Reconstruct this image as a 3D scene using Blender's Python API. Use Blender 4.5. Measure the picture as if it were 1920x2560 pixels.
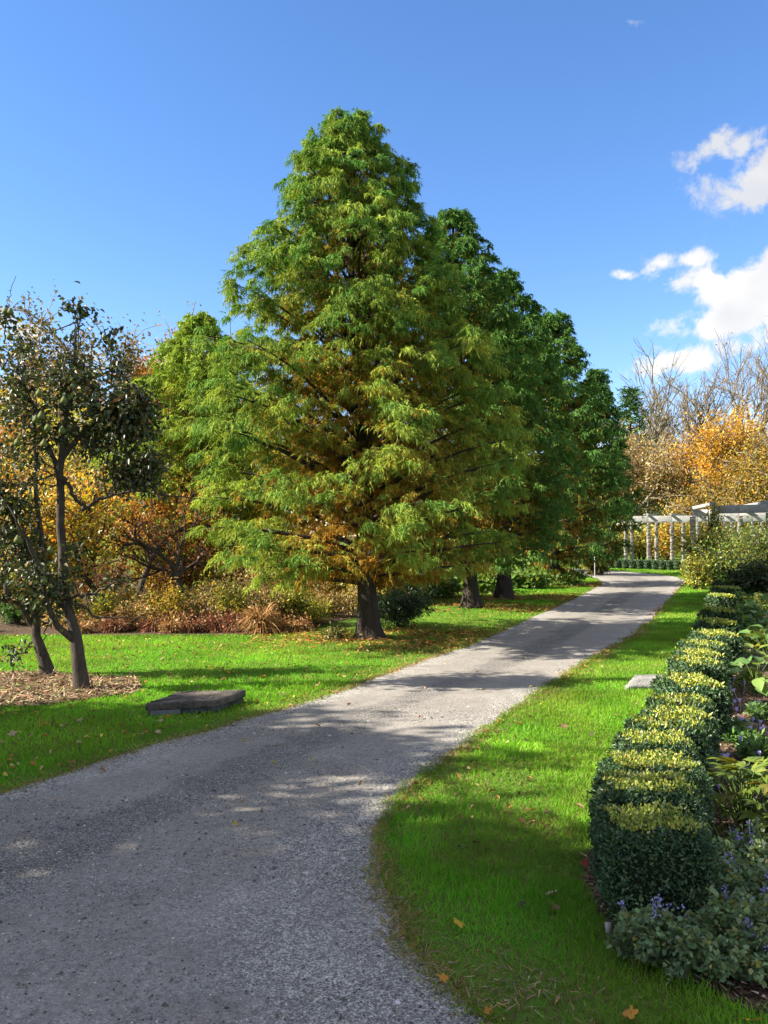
import bpy, math
import numpy as np

for o in list(bpy.data.objects):
    bpy.data.objects.remove(o)
SC = bpy.context.scene
COL = SC.collection
R = math.radians

# ------------------------------------------------------------------ camera
EYE, FPX, PITCH = 1.6, 2072.0, math.atan(60 / 2072.0)
cam_d = bpy.data.cameras.new('camera')
cam = bpy.data.objects.new('camera', cam_d)
COL.objects.link(cam)
cam.location = (0, 0, EYE)
cam.rotation_euler = (math.pi / 2 + PITCH, 0, 0)
cam_d.sensor_fit = 'VERTICAL'
cam_d.sensor_height = 24.0
cam_d.lens = 24.0 * FPX / 2560.0
cam_d.clip_start, cam_d.clip_end = 0.05, 3000
SC.camera = cam

# ------------------------------------------------------------------ sun, sky, exposure
SUN_EL, SUN_AZ = R(34), R(-96)          # azimuth from +Y towards +X
sd = (math.sin(SUN_AZ) * math.cos(SUN_EL), math.cos(SUN_AZ) * math.cos(SUN_EL), math.sin(SUN_EL))
sun_d = bpy.data.lights.new('sun', 'SUN')
sun_d.energy, sun_d.angle, sun_d.color = 3.5, R(0.55), (1.0, 0.93, 0.80)
sun = bpy.data.objects.new('sun', sun_d)
COL.objects.link(sun)
from mathutils import Vector
sun.rotation_euler = Vector(sd).to_track_quat('Z', 'Y').to_euler()
sun.location = (-20, -5, 30)

SC.view_settings.view_transform = 'Standard'
SC.view_settings.look = 'None'
SC.view_settings.exposure = 2.2
SC.view_settings.gamma = 1.0
SC.view_settings.use_curve_mapping = False
SC.cycles.max_bounces = 6
SC.cycles.diffuse_bounces = 3
SC.cycles.glossy_bounces = 2
SC.cycles.transmission_bounces = 3
SC.cycles.transparent_max_bounces = 4
SC.cycles.use_denoising = True

W = bpy.data.worlds.new('World')
SC.world = W
W.use_nodes = True
nt = W.node_tree
nt.nodes.clear()


def node(tree, typ, ins=None, **kw):
    n = tree.nodes.new(typ)
    for k, v in kw.items():
        setattr(n, k, v)
    for k, v in (ins or {}).items():
        if isinstance(v, bpy.types.NodeSocket):
            tree.links.new(v, n.inputs[k])
        else:
            n.inputs[k].default_value = v
    return n


def ray(px, py):
    x, y, z = (px - 960) / FPX, 1.0, (1280 - py) / FPX
    c, s = math.cos(PITCH), math.sin(PITCH)
    v = np.array([x, y * c - z * s, y * s + z * c])
    return v / np.linalg.norm(v)


def G(px, py, z=0.0):
    """point of the horizontal plane at height z that the photo shows at this pixel"""
    v = ray(px, py)
    t = (z - EYE) / v[2]
    return np.array([v[0] * t, v[1] * t, z])


def A(px, py, d):
    """point at forward distance d (metres) that the photo shows at this pixel"""
    v = ray(px, py)
    t = d / v[1]
    return np.array([v[0] * t, d, EYE + v[2] * t])


def math_(op, a, b=None, c=None):
    ins = {0: a}
    if b is not None: ins[1] = b
    if c is not None: ins[2] = c
    return node(nt, 'ShaderNodeMath', ins, operation=op).outputs[0]


def vm(op, a, b=None):
    ins = {0: a}
    if b is not None: ins[1] = b
    n = node(nt, 'ShaderNodeVectorMath', ins, operation=op)
    return n.outputs['Value'] if op in ('DOT_PRODUCT', 'LENGTH') else n.outputs[0]


sky = node(nt, 'ShaderNodeTexSky', sky_type='NISHITA', sun_disc=False)
sky.sun_elevation, sky.sun_rotation = SUN_EL, SUN_AZ
sky.altitude, sky.air_density, sky.dust_density, sky.ozone_density = 400, 1.0, 0.08, 3.0
tint = node(nt, 'ShaderNodeVectorMath', {0: sky.outputs[0], 1: (1.0, .95, 1.0)}, operation='MULTIPLY')
hsv = node(nt, 'ShaderNodeHueSaturation', {'Color': tint.outputs[0], 'Saturation': 1.17, 'Value': 1.0})
tc = node(nt, 'ShaderNodeTexCoord')
dirv = tc.outputs['Generated']
fine = node(nt, 'ShaderNodeTexNoise', {'Vector': dirv, 'Scale': 25.0, 'Detail': 10.0, 'Roughness': 0.62, 'Distortion': 0.3}).outputs[0]
big = node(nt, 'ShaderNodeTexNoise', {'Vector': dirv, 'Scale': 7.0, 'Detail': 3.0, 'Roughness': 0.5}).outputs[0]
# clouds: (azimuth deg, elevation deg, half width, half height, strength)


def pxdir(px, py):
    v = ray(px, py)
    return math.degrees(math.atan2(v[0], v[1])), math.degrees(math.asin(v[2]))


CL = []
for px, py, hw, hh, s in [(1588, 58, 34, 24, .62), (1790, 372, 92, 42, .95), (1885, 360, 40, 18, .62), (1860, 465, 115, 58, 1.2), (1930, 430, 80, 60, 1.1), (1850, 560, 36, 20, .62),
                          (1640, 655, 54, 32, .95), (1562, 685, 40, 18, .8), (1740, 648, 62, 22, .8), (1800, 800, 135, 46, 1.08), (1885, 735, 150, 88, 1.25),
                          (1740, 705, 75, 42, .86), (1960, 660, 80, 50, 1.1), (1700, 905, 130, 44, 1.05), (1860, 875, 100, 40, .86),
                          (1960, 840, 110, 50, .95),
                          (70, 830, 60, 24, .85), (225, 890, 48, 22, 1.0), (150, 872, 40, 18, .75), (-120, 800, 150, 60, 1.0)]:
    az, el = pxdir(px, py)
    CL.append((az, el, math.degrees(hw / FPX), math.degrees(hh / FPX), s))
acc = None
for az, el, hw, hh, s in CL:
    a, e = R(az), R(el)
    c = (math.sin(a) * math.cos(e), math.cos(a) * math.cos(e), math.sin(e))
    u = (math.cos(a) / R(hw), -math.sin(a) / R(hw), 0.0)
    v = (-math.sin(a) * math.sin(e) / R(hh), -math.cos(a) * math.sin(e) / R(hh), math.cos(e) / R(hh))
    du = math_('SUBTRACT', vm('DOT_PRODUCT', dirv, u), float(np.dot(c, u)))
    dv = math_('SUBTRACT', vm('DOT_PRODUCT', dirv, v), float(np.dot(c, v)))
    r2 = math_('ADD', math_('MULTIPLY', du, du), math_('MULTIPLY', dv, dv))
    front = math_('GREATER_THAN', vm('DOT_PRODUCT', dirv, c), 0.0)
    g = math_('MULTIPLY', math_('MULTIPLY', math_('EXPONENT', math_('MULTIPLY', r2, -0.85)), s), front)
    acc = g if acc is None else math_('MAXIMUM', acc, g)
# unseen broken cloud added outside the view, to fill the shade with neutral light
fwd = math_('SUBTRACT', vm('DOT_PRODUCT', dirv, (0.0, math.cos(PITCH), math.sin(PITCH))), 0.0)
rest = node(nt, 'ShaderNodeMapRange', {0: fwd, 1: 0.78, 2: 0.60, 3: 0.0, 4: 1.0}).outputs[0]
fill_clouds = math_('MULTIPLY', rest, math_('ADD', 0.74, math_('MULTIPLY', math_('SUBTRACT', big, 0.5), 1.6)))
acc = math_('MAXIMUM', acc, fill_clouds)
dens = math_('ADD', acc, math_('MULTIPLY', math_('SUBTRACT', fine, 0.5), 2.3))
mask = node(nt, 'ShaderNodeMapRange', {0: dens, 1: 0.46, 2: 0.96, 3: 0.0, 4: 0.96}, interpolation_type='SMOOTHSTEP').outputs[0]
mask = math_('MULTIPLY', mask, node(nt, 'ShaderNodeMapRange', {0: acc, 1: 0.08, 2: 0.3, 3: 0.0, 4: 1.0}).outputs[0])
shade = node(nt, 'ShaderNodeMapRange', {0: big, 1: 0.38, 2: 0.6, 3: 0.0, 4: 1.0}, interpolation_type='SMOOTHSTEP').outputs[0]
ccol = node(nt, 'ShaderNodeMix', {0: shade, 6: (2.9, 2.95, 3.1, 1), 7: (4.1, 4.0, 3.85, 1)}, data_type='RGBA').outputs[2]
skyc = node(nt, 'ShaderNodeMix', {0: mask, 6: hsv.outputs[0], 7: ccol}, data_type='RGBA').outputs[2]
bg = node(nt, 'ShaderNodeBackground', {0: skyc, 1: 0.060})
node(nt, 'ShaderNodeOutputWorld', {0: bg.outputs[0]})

# ------------------------------------------------------------------ helpers
def unit(v):
    return v / np.maximum(np.linalg.norm(v, axis=-1, keepdims=True), 1e-9)


class Acc:
    """collects triangles and quads with a colour per vertex and builds ONE mesh object"""
    def __init__(s):
        s.V, s.F, s.C, s.M, s.n = [], [], [], [], 0

    def add(s, V, F, C=(.5, .5, .5), mi=0):
        V = np.asarray(V, float).reshape(-1, 3)
        C = np.asarray(C, float)
        if C.ndim == 1:
            C = np.tile(C, (len(V), 1))
        elif len(C) != len(V):
            C = np.repeat(C, len(V) // len(C), axis=0)
        s.V.append(V); s.C.append(C)
        for f in F:
            f = np.asarray(f, np.int64)
            if len(f):
                s.F.append(f + s.n); s.M.append(np.full(len(f), mi))
        s.n += len(V)
        return s

    def mesh(s, name, mats, smooth=False):
        me = bpy.data.meshes.new(name)
        V = np.concatenate(s.V)
        loops = np.concatenate([f.reshape(-1) for f in s.F])
        sizes = np.concatenate([np.full(len(f), f.shape[1]) for f in s.F])
        me.vertices.add(len(V)); me.vertices.foreach_set('co', V.astype(np.float32).ravel())
        me.loops.add(len(loops)); me.loops.foreach_set('vertex_index', loops.astype(np.int32))
        me.polygons.add(len(sizes))
        me.polygons.foreach_set('loop_start', (np.cumsum(sizes) - sizes).astype(np.int32))
        me.polygons.foreach_set('material_index', np.concatenate(s.M).astype(np.int32))
        if smooth:
            me.polygons.foreach_set('use_smooth', np.ones(len(sizes), bool))
        at = me.attributes.new('Col', 'FLOAT_COLOR', 'POINT')
        C = np.concatenate(s.C)
        at.data.foreach_set('color', np.concatenate([C, np.ones((len(C), 1))], 1).astype(np.float32).ravel())
        for m in (mats if isinstance(mats, (list, tuple)) else [mats]):
            me.materials.append(m)
        me.update(calc_edges=True)
        return me

    def obj(s, name, mats, parent=None, loc=None, smooth=False):
        return link(name, s.mesh(name, mats, smooth), parent, loc)


def link(name, data, parent=None, loc=None, rotz=0.0, scale=None):
    o = bpy.data.objects.new(name, data)
    COL.objects.link(o)
    if parent is not None: o.parent = parent
    if loc is not None: o.location = tuple(float(x) for x in loc)
    o.rotation_euler.z = rotz
    if scale is not None: o.scale = scale if hasattr(scale, '__len__') else (scale,) * 3
    return o


def tag(o, label=None, cat=None, group=None, kind=None):
    if label: o['label'] = label
    if cat: o['category'] = cat
    if group: o['group'] = group
    if kind: o['kind'] = kind
    return o


def thing(name, label, cat, loc=(0, 0, 0), rotz=0.0, group=None, scale=None):
    return tag(link(name, None, None, loc, rotz, scale), label, cat, group)


def copy_tree(o):
    c = o.copy(); COL.objects.link(c)
    for ch in o.children:
        d = ch.copy(); COL.objects.link(d); d.parent = c
        for g in ch.children:
            e = g.copy(); COL.objects.link(e); e.parent = d
    return c


def rnd_unit(rng, n):
    return unit(rng.normal(size=(n, 3)))


def perp(D, rng):
    return unit(np.cross(D, rnd_unit(rng, len(D))))


def leaves6(P, D, N, L, Wd, curl=.15, fold=.18):
    """leaf blades: two quads each, folded along the midrib, tip bent"""
    L = np.asarray(L).reshape(-1, 1); Wd = np.asarray(Wd).reshape(-1, 1)
    S = unit(np.cross(D, N)); N = unit(np.cross(S, D))
    def q(a, b, c): return P + D * L * a + S * Wd * b + N * c
    V = np.stack([q(0, 0, 0), q(.32, .5, fold * Wd), q(.7, .36, fold * Wd * .7 - curl * L * .4), q(1, 0, -curl * L),
                  q(.7, -.36, fold * Wd * .7 - curl * L * .4), q(.32, -.5, fold * Wd)], 1)
    b = np.arange(len(P))[:, None] * 6
    return V.reshape(-1, 3), [np.concatenate([b + [[0, 1, 2, 3]], b + [[0, 3, 4, 5]]])]


def leaves4(P, D, N, L, Wd, fold=.15):
    L = np.asarray(L).reshape(-1, 1); Wd = np.asarray(Wd).reshape(-1, 1)
    S = unit(np.cross(D, N)); N = unit(np.cross(S, D))
    V = np.stack([P, P + D * L * .45 + S * Wd * .5 + N * Wd * fold, P + D * L, P + D * L * .45 - S * Wd * .5 + N * Wd * fold], 1)
    b = np.arange(len(P))[:, None] * 4
    return V.reshape(-1, 3), [np.concatenate([b + [[0, 1, 2]], b + [[0, 2, 3]]])]


def ribbons(P, D, L, Wd, droop, nseg=2, side=None, rng=None, tipw=0.0):
    n = len(P)
    L = np.asarray(L, float).reshape(-1, 1) * np.ones((n, 1)); Wd = np.asarray(Wd, float).reshape(-1, 1) * np.ones((n, 1))
    droop = np.asarray(droop, float).reshape(-1, 1) * np.ones((n, 1))
    S = perp(D, rng) if side is None else side
    rows = []
    for i in range(nseg):
        t = i / nseg
        c = P + D * L * t + np.array([0, 0, -1.]) * droop * L * t * t
        w = Wd * (0.5 * (1 - 0.45 * t))
        rows += [c - S * w, c + S * w]
    rows.append(P + D * L + np.array([0, 0, -1.]) * droop * L)
    k = 2 * nseg + 1
    V = np.stack(rows, 1).reshape(-1, 3)
    b = np.arange(n)[:, None] * k
    F = []
    if nseg > 1:
        F.append(np.concatenate([b + [[2 * i, 2 * i + 1, 2 * i + 3, 2 * i + 2]] for i in range(nseg - 1)]))
    F.append(b + [[k - 3, k - 2, k - 1]])
    return V, F


def tubes(PL, RR, sides=5):
    """batch of tubes: PL (M,k,3), RR (M,k)"""
    PL = np.asarray(PL, float); RR = np.asarray(RR, float)
    M, k, _ = PL.shape
    T = np.gradient(PL, axis=1); T = unit(T)
    ref = np.where(np.abs(T[:, :1, 2:3]) > .8, np.array([[[1., 0, 0]]]), np.array([[[0, 0, 1.]]]))
    U = unit(np.cross(T, np.broadcast_to(ref, T.shape))); Vv = np.cross(T, U)
    a = np.arange(sides) * 2 * math.pi / sides
    V = PL[:, :, None] + RR[:, :, None, None] * (np.cos(a)[None, None, :, None] * U[:, :, None] + np.sin(a)[None, None, :, None] * Vv[:, :, None])
    V = V.reshape(-1, 3)
    i, j = np.meshgrid(np.arange(k - 1), np.arange(sides), indexing='ij')
    q = np.stack([i * sides + j, i * sides + (j + 1) % sides, (i + 1) * sides + (j + 1) % sides, (i + 1) * sides + j], -1).reshape(-1, 4)
    F = (np.arange(M)[:, None, None] * k * sides + q[None]).reshape(-1, 4)
    return V, [F]


def qbez(a, b, c, k):
    t = np.linspace(0, 1, k).reshape((k, 1))
    a, b, c = (np.asarray(x, float)[..., None, :] for x in (a, b, c))
    return (1 - t) ** 2 * a + 2 * t * (1 - t) * b + t * t * c


def palette(rng, n, pal, jit=.18):
    cols = np.array([p[0] for p in pal], float); w = np.array([p[1] for p in pal], float)
    c = cols[rng.choice(len(pal), n, p=w / w.sum())]
    return np.clip(c * (1 + rng.normal(size=(n, 1)) * jit) * (1 + rng.normal(size=(n, 3)) * jit * .3), .004, .9)


def in_poly(P, poly):
    x, y = P[:, 0], P[:, 1]
    ins = np.zeros(len(P), bool)
    q = np.asarray(poly)[:, :2]
    for (x0, y0), (x1, y1) in zip(q, np.roll(q, -1, 0)):
        if y0 == y1: continue
        c = (y0 > y) != (y1 > y)
        ins ^= c & (x < (x1 - x0) * (y - y0) / (y1 - y0) + x0)
    return ins


def vnoise(P, scale, seed=0):
    """smooth 2D value noise for density maps"""
    p = P[:, :2] * scale + seed * 17.3
    i = np.floor(p).astype(np.int64); f = p - i; f = f * f * (3 - 2 * f)
    def h(a, b):
        v = np.sin(a * 127.1 + b * 311.7 + seed * 74.7) * 43758.5453
        return v - np.floor(v)
    return ((h(i[:, 0], i[:, 1]) * (1 - f[:, 0]) + h(i[:, 0] + 1, i[:, 1]) * f[:, 0]) * (1 - f[:, 1])
            + (h(i[:, 0], i[:, 1] + 1) * (1 - f[:, 0]) + h(i[:, 0] + 1, i[:, 1] + 1) * f[:, 0]) * f[:, 1])


def resample(pts, n):
    pts = np.asarray(pts, float)
    d = np.r_[0, np.cumsum(np.linalg.norm(np.diff(pts, axis=0), axis=1))]
    t = np.linspace(0, d[-1], n)
    return np.stack([np.interp(t, d, pts[:, i]) for i in range(pts.shape[1])], 1)


def smooth_line(pts, n, it=6):
    p = resample(pts, n)
    for _ in range(it):
        p[1:-1] = .25 * p[:-2] + .5 * p[1:-1] + .25 * p[2:]
    return p


# ------------------------------------------------------------------ materials
def new_mat(name):
    m = bpy.data.materials.new(name); m.use_nodes = True
    t = m.node_tree; t.nodes.clear()
    return m, t


def finish(t, shader):
    node(t, 'ShaderNodeOutputMaterial', {0: shader})


def leaf_mat(name, trans=.35, rough=.55, spec=.3, tint=(1.15, 1.1, .6), vary=.25, vscale=3.0):
    m, t = new_mat(name)
    at = node(t, 'ShaderNodeAttribute', attribute_name='Col')
    g = node(t, 'ShaderNodeNewGeometry')
    nz = node(t, 'ShaderNodeTexNoise', {'Vector': g.outputs['Position'], 'Scale': vscale, 'Detail': 2.0})
    mr = node(t, 'ShaderNodeMapRange', {0: nz.outputs[0], 1: .3, 2: .7, 3: 1 - vary, 4: 1 + vary})
    col = node(t, 'ShaderNodeVectorMath', {0: at.outputs['Color'], 3: mr.outputs[0]}, operation='SCALE').outputs[0]
    p = node(t, 'ShaderNodeBsdfPrincipled', {'Base Color': col, 'Roughness': rough, 'Specular IOR Level': spec})
    tr = node(t, 'ShaderNodeBsdfTranslucent', {0: node(t, 'ShaderNodeVectorMath', {0: col, 1: tint}, operation='MULTIPLY').outputs[0]})
    finish(t, node(t, 'ShaderNodeMixShader', {0: trans, 1: p.outputs[0], 2: tr.outputs[0]}).outputs[0])
    return m


def bark_mat(name, c1, c2, scale=18., stretch=.12, bump=.6):
    m, t = new_mat(name)
    tc = node(t, 'ShaderNodeTexCoord')
    mp = node(t, 'ShaderNodeMapping', {'Vector': tc.outputs['Object'], 'Scale': (1, 1, stretch)})
    nz = node(t, 'ShaderNodeTexNoise', {'Vector': mp.outputs[0], 'Scale': scale, 'Detail': 6.0, 'Roughness': .65})
    n2 = node(t, 'ShaderNodeTexNoise', {'Vector': tc.outputs['Object'], 'Scale': 5.0, 'Detail': 3.0})
    f = node(t, 'ShaderNodeMapRange', {0: nz.outputs[0], 1: .35, 2: .65})
    cr = node(t, 'ShaderNodeMix', {0: f.outputs[0], 6: (*c1, 1), 7: (*c2, 1)}, data_type='RGBA')
    c3 = node(t, 'ShaderNodeMix', {0: n2.outputs[0], 6: cr.outputs[2], 7: (*(np.array(c2) * .7 + .02), 1)}, data_type='RGBA')
    c3.inputs[0].default_value = .3
    b = node(t, 'ShaderNodeBump', {'Height': nz.outputs[0], 'Strength': bump, 'Distance': .02})
    p = node(t, 'ShaderNodeBsdfPrincipled', {'Base Color': c3.outputs[2], 'Roughness': .9, 'Normal': b.outputs[0], 'Specular IOR Level': .15})
    finish(t, p.outputs[0])
    return m


def plain_mat(name, c, rough=.8, noise=.15, scale=20., bump=.1, spec=.25):
    m, t = new_mat(name)
    tc = node(t, 'ShaderNodeTexCoord')
    nz = node(t, 'ShaderNodeTexNoise', {'Vector': tc.outputs['Object'], 'Scale': scale, 'Detail': 6.0, 'Roughness': .65})
    mr = node(t, 'ShaderNodeMapRange', {0: nz.outputs[0], 1: .3, 2: .7, 3: 1 - noise, 4: 1 + noise})
    col = node(t, 'ShaderNodeVectorMath', {0: c, 3: mr.outputs[0]}, operation='SCALE')
    b = node(t, 'ShaderNodeBump', {'Height': nz.outputs[0], 'Strength': bump, 'Distance': .01})
    p = node(t, 'ShaderNodeBsdfPrincipled', {'Base Color': col.outputs[0], 'Roughness': rough, 'Normal': b.outputs[0], 'Specular IOR Level': spec})
    finish(t, p.outputs[0])
    return m


M_CYP = leaf_mat('cypress_spray', .30, .7, .1, (1.15, 1.1, .5), .28, 2.2)
M_LEAF = leaf_mat('broad_leaf', .38, .5, .35, (1.3, 1.1, .45), .2, 2.0)
M_DARKLEAF = leaf_mat('glossy_leaf', .16, .45, .4, (1.1, 1.2, .5), .2, 4.0)
M_BOX = leaf_mat('box_leaf', .15, .4, .45, (1.1, 1.2, .5), .25, 9.0)
M_GRASS = leaf_mat('grass_blade', .45, .7, .08, (1.1, 1.2, .4), .3, .9)
M_DRY = leaf_mat('dry_stalk', .2, .8, .15, (1.1, 1, .7), .2, 5.0)
M_PETAL = leaf_mat('petal', .4, .6, .2, (1, 1, 1.1), .05, 5.0)
M_CYPBARK = bark_mat('cypress_bark', (.012, .009, .007), (.055, .04, .03), 22., .1, .9)
M_BARK = bark_mat('fruit_bark', (.013, .010, .008), (.085, .066, .05), 30., .35, .7)
M_PALEBARK = bark_mat('grey_bark', (.12, .095, .07), (.30, .24, .175), 14., .3, .4)
M_CHIP = leaf_mat('wood_chip', .0, .9, .1, (1, 1, 1), .2, 6.)


def ground_mat():
    m, t = new_mat('lawn_soil')
    tc = node(t, 'ShaderNodeTexCoord')
    n1 = node(t, 'ShaderNodeTexNoise', {'Vector': tc.outputs['Object'], 'Scale': .7, 'Detail': 4.0})
    n2 = node(t, 'ShaderNodeTexNoise', {'Vector': tc.outputs['Object'], 'Scale': 60., 'Detail': 4.0, 'Roughness': .7})
    c1 = node(t, 'ShaderNodeMix', {0: n1.outputs[0], 6: (.07, .15, .016, 1), 7: (.12, .19, .024, 1)}, data_type='RGBA')
    f = node(t, 'ShaderNodeMapRange', {0: n2.outputs[0], 1: .5, 2: .75, 3: 0., 4: .6})
    c2 = node(t, 'ShaderNodeMix', {0: f.outputs[0], 6: c1.outputs[2], 7: (.10, .085, .04, 1)}, data_type='RGBA')
    b = node(t, 'ShaderNodeBump', {'Height': n2.outputs[0], 'Strength': .6, 'Distance': .03})
    p = node(t, 'ShaderNodeBsdfPrincipled', {'Base Color': c2.outputs[2], 'Roughness': .95, 'Normal': b.outputs[0], 'Specular IOR Level': .1})
    finish(t, p.outputs[0])
    return m


def road_mat():
    m, t = new_mat('gravel_road')
    tc = node(t, 'ShaderNodeTexCoord')
    P = tc.outputs['Object']
    at = node(t, 'ShaderNodeAttribute', attribute_name='Col')
    sep = node(t, 'ShaderNodeSeparateColor', {0: at.outputs['Color']})
    u = sep.outputs[0]
    w = node(t, 'ShaderNodeTexNoise', {'Vector': P, 'Scale': .8, 'Detail': 4.0, 'Roughness': .6})
    uu = node(t, 'ShaderNodeMath', {0: w.outputs[0], 1: .16, 2: u}, operation='MULTIPLY_ADD').outputs[0]
    w2 = node(t, 'ShaderNodeTexNoise', {'Vector': P, 'Scale': 4.5, 'Detail': 6.0, 'Roughness': .7})
    uu = node(t, 'ShaderNodeMath', {0: w2.outputs[0], 1: .20, 2: uu}, operation='MULTIPLY_ADD').outputs[0]
    uu = node(t, 'ShaderNodeMath', {0: uu, 1: .18}, operation='SUBTRACT').outputs[0]
    ramp = node(t, 'ShaderNodeValToRGB', {0: uu})
    e = ramp.color_ramp.elements
    e[0].position, e[0].color = 0.0, (1, 1, 1, 1)
    e[1].position, e[1].color = 1.0, (1, 1, 1, 1)
    for pos, v in ((.10, .95), (.17, .05), (.36, .0), (.42, .95), (.56, 1.0), (.62, .05), (.82, .0), (.90, .9)):
        q = e.new(pos); q.color = (v, v, v, 1)
    pat = node(t, 'ShaderNodeTexNoise', {'Vector': P, 'Scale': 1.6, 'Detail': 6.0, 'Roughness': .65, 'Distortion': .4})
    pf = node(t, 'ShaderNodeMapRange', {0: pat.outputs[0], 1: .36, 2: .64, 3: -.4, 4: .42})
    gv = node(t, 'ShaderNodeMath', {0: ramp.outputs[0], 1: pf.outputs[0]}, operation='ADD')
    gv = node(t, 'ShaderNodeMath', {0: gv.outputs[0], 1: sep.outputs[1]}, operation='ADD', use_clamp=True)
    vo = node(t, 'ShaderNodeTexVoronoi', {'Vector': P, 'Scale': 150., 'Randomness': 1.0})
    vo2 = node(t, 'ShaderNodeTexVoronoi', {'Vector': P, 'Scale': 160., 'Randomness': 1.0})
    vs = node(t, 'ShaderNodeSeparateColor', {0: vo.outputs['Color']})
    st = node(t, 'ShaderNodeValToRGB', {0: vs.outputs[0]})
    se = st.color_ramp.elements
    se[0].position, se[0].color = 0.0, (.11, .098, .085, 1)
    se[1].position, se[1].color = 1.0, (.46, .43, .385, 1)
    q = se.new(.45); q.color = (.19, .175, .158, 1)
    q = se.new(.8); q.color = (.34, .315, .28, 1)
    n3 = node(t, 'ShaderNodeTexNoise', {'Vector': P, 'Scale': 5., 'Detail': 8.0, 'Roughness': .7})
    dust = node(t, 'ShaderNodeMix', {0: n3.outputs[0], 6: (.18, .162, .142, 1), 7: (.265, .24, .208, 1)}, data_type='RGBA')
    v2 = node(t, 'ShaderNodeSeparateColor', {0: vo2.outputs['Color']})
    sp = node(t, 'ShaderNodeMapRange', {0: v2.outputs[0], 1: .0, 2: 1., 3: .78, 4: 1.2})
    dust2 = node(t, 'ShaderNodeVectorMath', {0: dust.outputs[2], 3: sp.outputs[0]}, operation='SCALE')
    tone = node(t, 'ShaderNodeValToRGB', {0: uu})
    te = tone.color_ramp.elements
    te[0].position, te[0].color = 0.0, (1.25, 1.25, 1.25, 1)
    te[1].position, te[1].color = 1.0, (1.2, 1.2, 1.2, 1)
    for pos, v in ((.16, 1.15), (.32, .92), (.42, .74), (.56, .74), (.68, .95), (.85, 1.15)):
        q = te.new(pos); q.color = (v, v, v, 1)
    far_tone = node(t, 'ShaderNodeMix', {0: sep.outputs[1], 6: tone.outputs[0], 7: (1.35, 1.35, 1.35, 1)}, data_type='RGBA')
    st2 = node(t, 'ShaderNodeVectorMath', {0: st.outputs[0], 1: far_tone.outputs[2]}, operation='MULTIPLY')
    col = node(t, 'ShaderNodeMix', {0: gv.outputs[0], 6: dust2.outputs[0], 7: st2.outputs[0]}, data_type='RGBA')
    g1 = node(t, 'ShaderNodeTexNoise', {'Vector': P, 'Scale': 28., 'Detail': 5.0, 'Roughness': .75})
    g2 = node(t, 'ShaderNodeTexNoise', {'Vector': P, 'Scale': 2.2, 'Detail': 5.0, 'Roughness': .6})
    gm = node(t, 'ShaderNodeMath', {0: node(t, 'ShaderNodeMapRange', {0: g1.outputs[0], 1: .3, 2: .7, 3: .80, 4: 1.36}).outputs[0],
                                    1: node(t, 'ShaderNodeMapRange', {0: g2.outputs[0], 1: .3, 2: .7, 3: .86, 4: 1.14}).outputs[0]}, operation='MULTIPLY')
    colv = node(t, 'ShaderNodeVectorMath', {0: col.outputs[2], 3: gm.outputs[0]}, operation='SCALE')
    hh = node(t, 'ShaderNodeMath', {0: vo.outputs['Distance'], 1: gv.outputs[0]}, operation='MULTIPLY')
    h2 = node(t, 'ShaderNodeMath', {0: vo2.outputs['Distance'], 1: .35, 2: hh.outputs[0]}, operation='MULTIPLY_ADD')
    h3 = node(t, 'ShaderNodeMath', {0: n3.outputs[0], 1: .8, 2: h2.outputs[0]}, operation='MULTIPLY_ADD')
    b = node(t, 'ShaderNodeBump', {'Height': h3.outputs[0], 'Strength': .7, 'Distance': .012}, invert=True)
    p = node(t, 'ShaderNodeBsdfPrincipled', {'Base Color': colv.outputs[0], 'Roughness': .88, 'Normal': b.outputs[0], 'Specular IOR Level': .25})
    finish(t, p.outputs[0])
    return m


def mulch_mat(name, a, b_):
    m, t = new_mat(name)
    tc = node(t, 'ShaderNodeTexCoord')
    vo = node(t, 'ShaderNodeTexVoronoi', {'Vector': tc.outputs['Object'], 'Scale': 45.})
    nz = node(t, 'ShaderNodeTexNoise', {'Vector': tc.outputs['Object'], 'Scale': 25., 'Detail': 6.})
    s = node(t, 'ShaderNodeSeparateColor', {0: vo.outputs['Color']})
    f = node(t, 'ShaderNodeMath', {0: s.outputs[0], 1: nz.outputs[0]}, operation='MULTIPLY')
    c = node(t, 'ShaderNodeMix', {0: f.outputs[0], 6: (*a, 1), 7: (*b_, 1)}, data_type='RGBA')
    b = node(t, 'ShaderNodeBump', {'Height': nz.outputs[0], 'Strength': .8, 'Distance': .04})
    p = node(t, 'ShaderNodeBsdfPrincipled', {'Base Color': c.outputs[2], 'Roughness': .95, 'Normal': b.outputs[0], 'Specular IOR Level': .1})
    finish(t, p.outputs[0])
    return m


# ------------------------------------------------------------------ ground, road, beds
def tri_sheet(name, poly, z, mat, kind='structure'):
    import bmesh
    bm = bmesh.new()
    f = bm.faces.new([bm.verts.new((p[0], p[1], z)) for p in poly])
    bmesh.ops.triangulate(bm, faces=[f])
    for f in bm.faces:
        if f.normal.z < 0: f.normal_flip()
    me = bpy.data.meshes.new(name); bm.to_mesh(me); bm.free()
    me.materials.append(mat)
    return tag(link(name, me), kind=kind)


tri_sheet('ground', [(-400, -200), (400, -200), (400, 700), (-400, 700)], 0.0, ground_mat())

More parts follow.
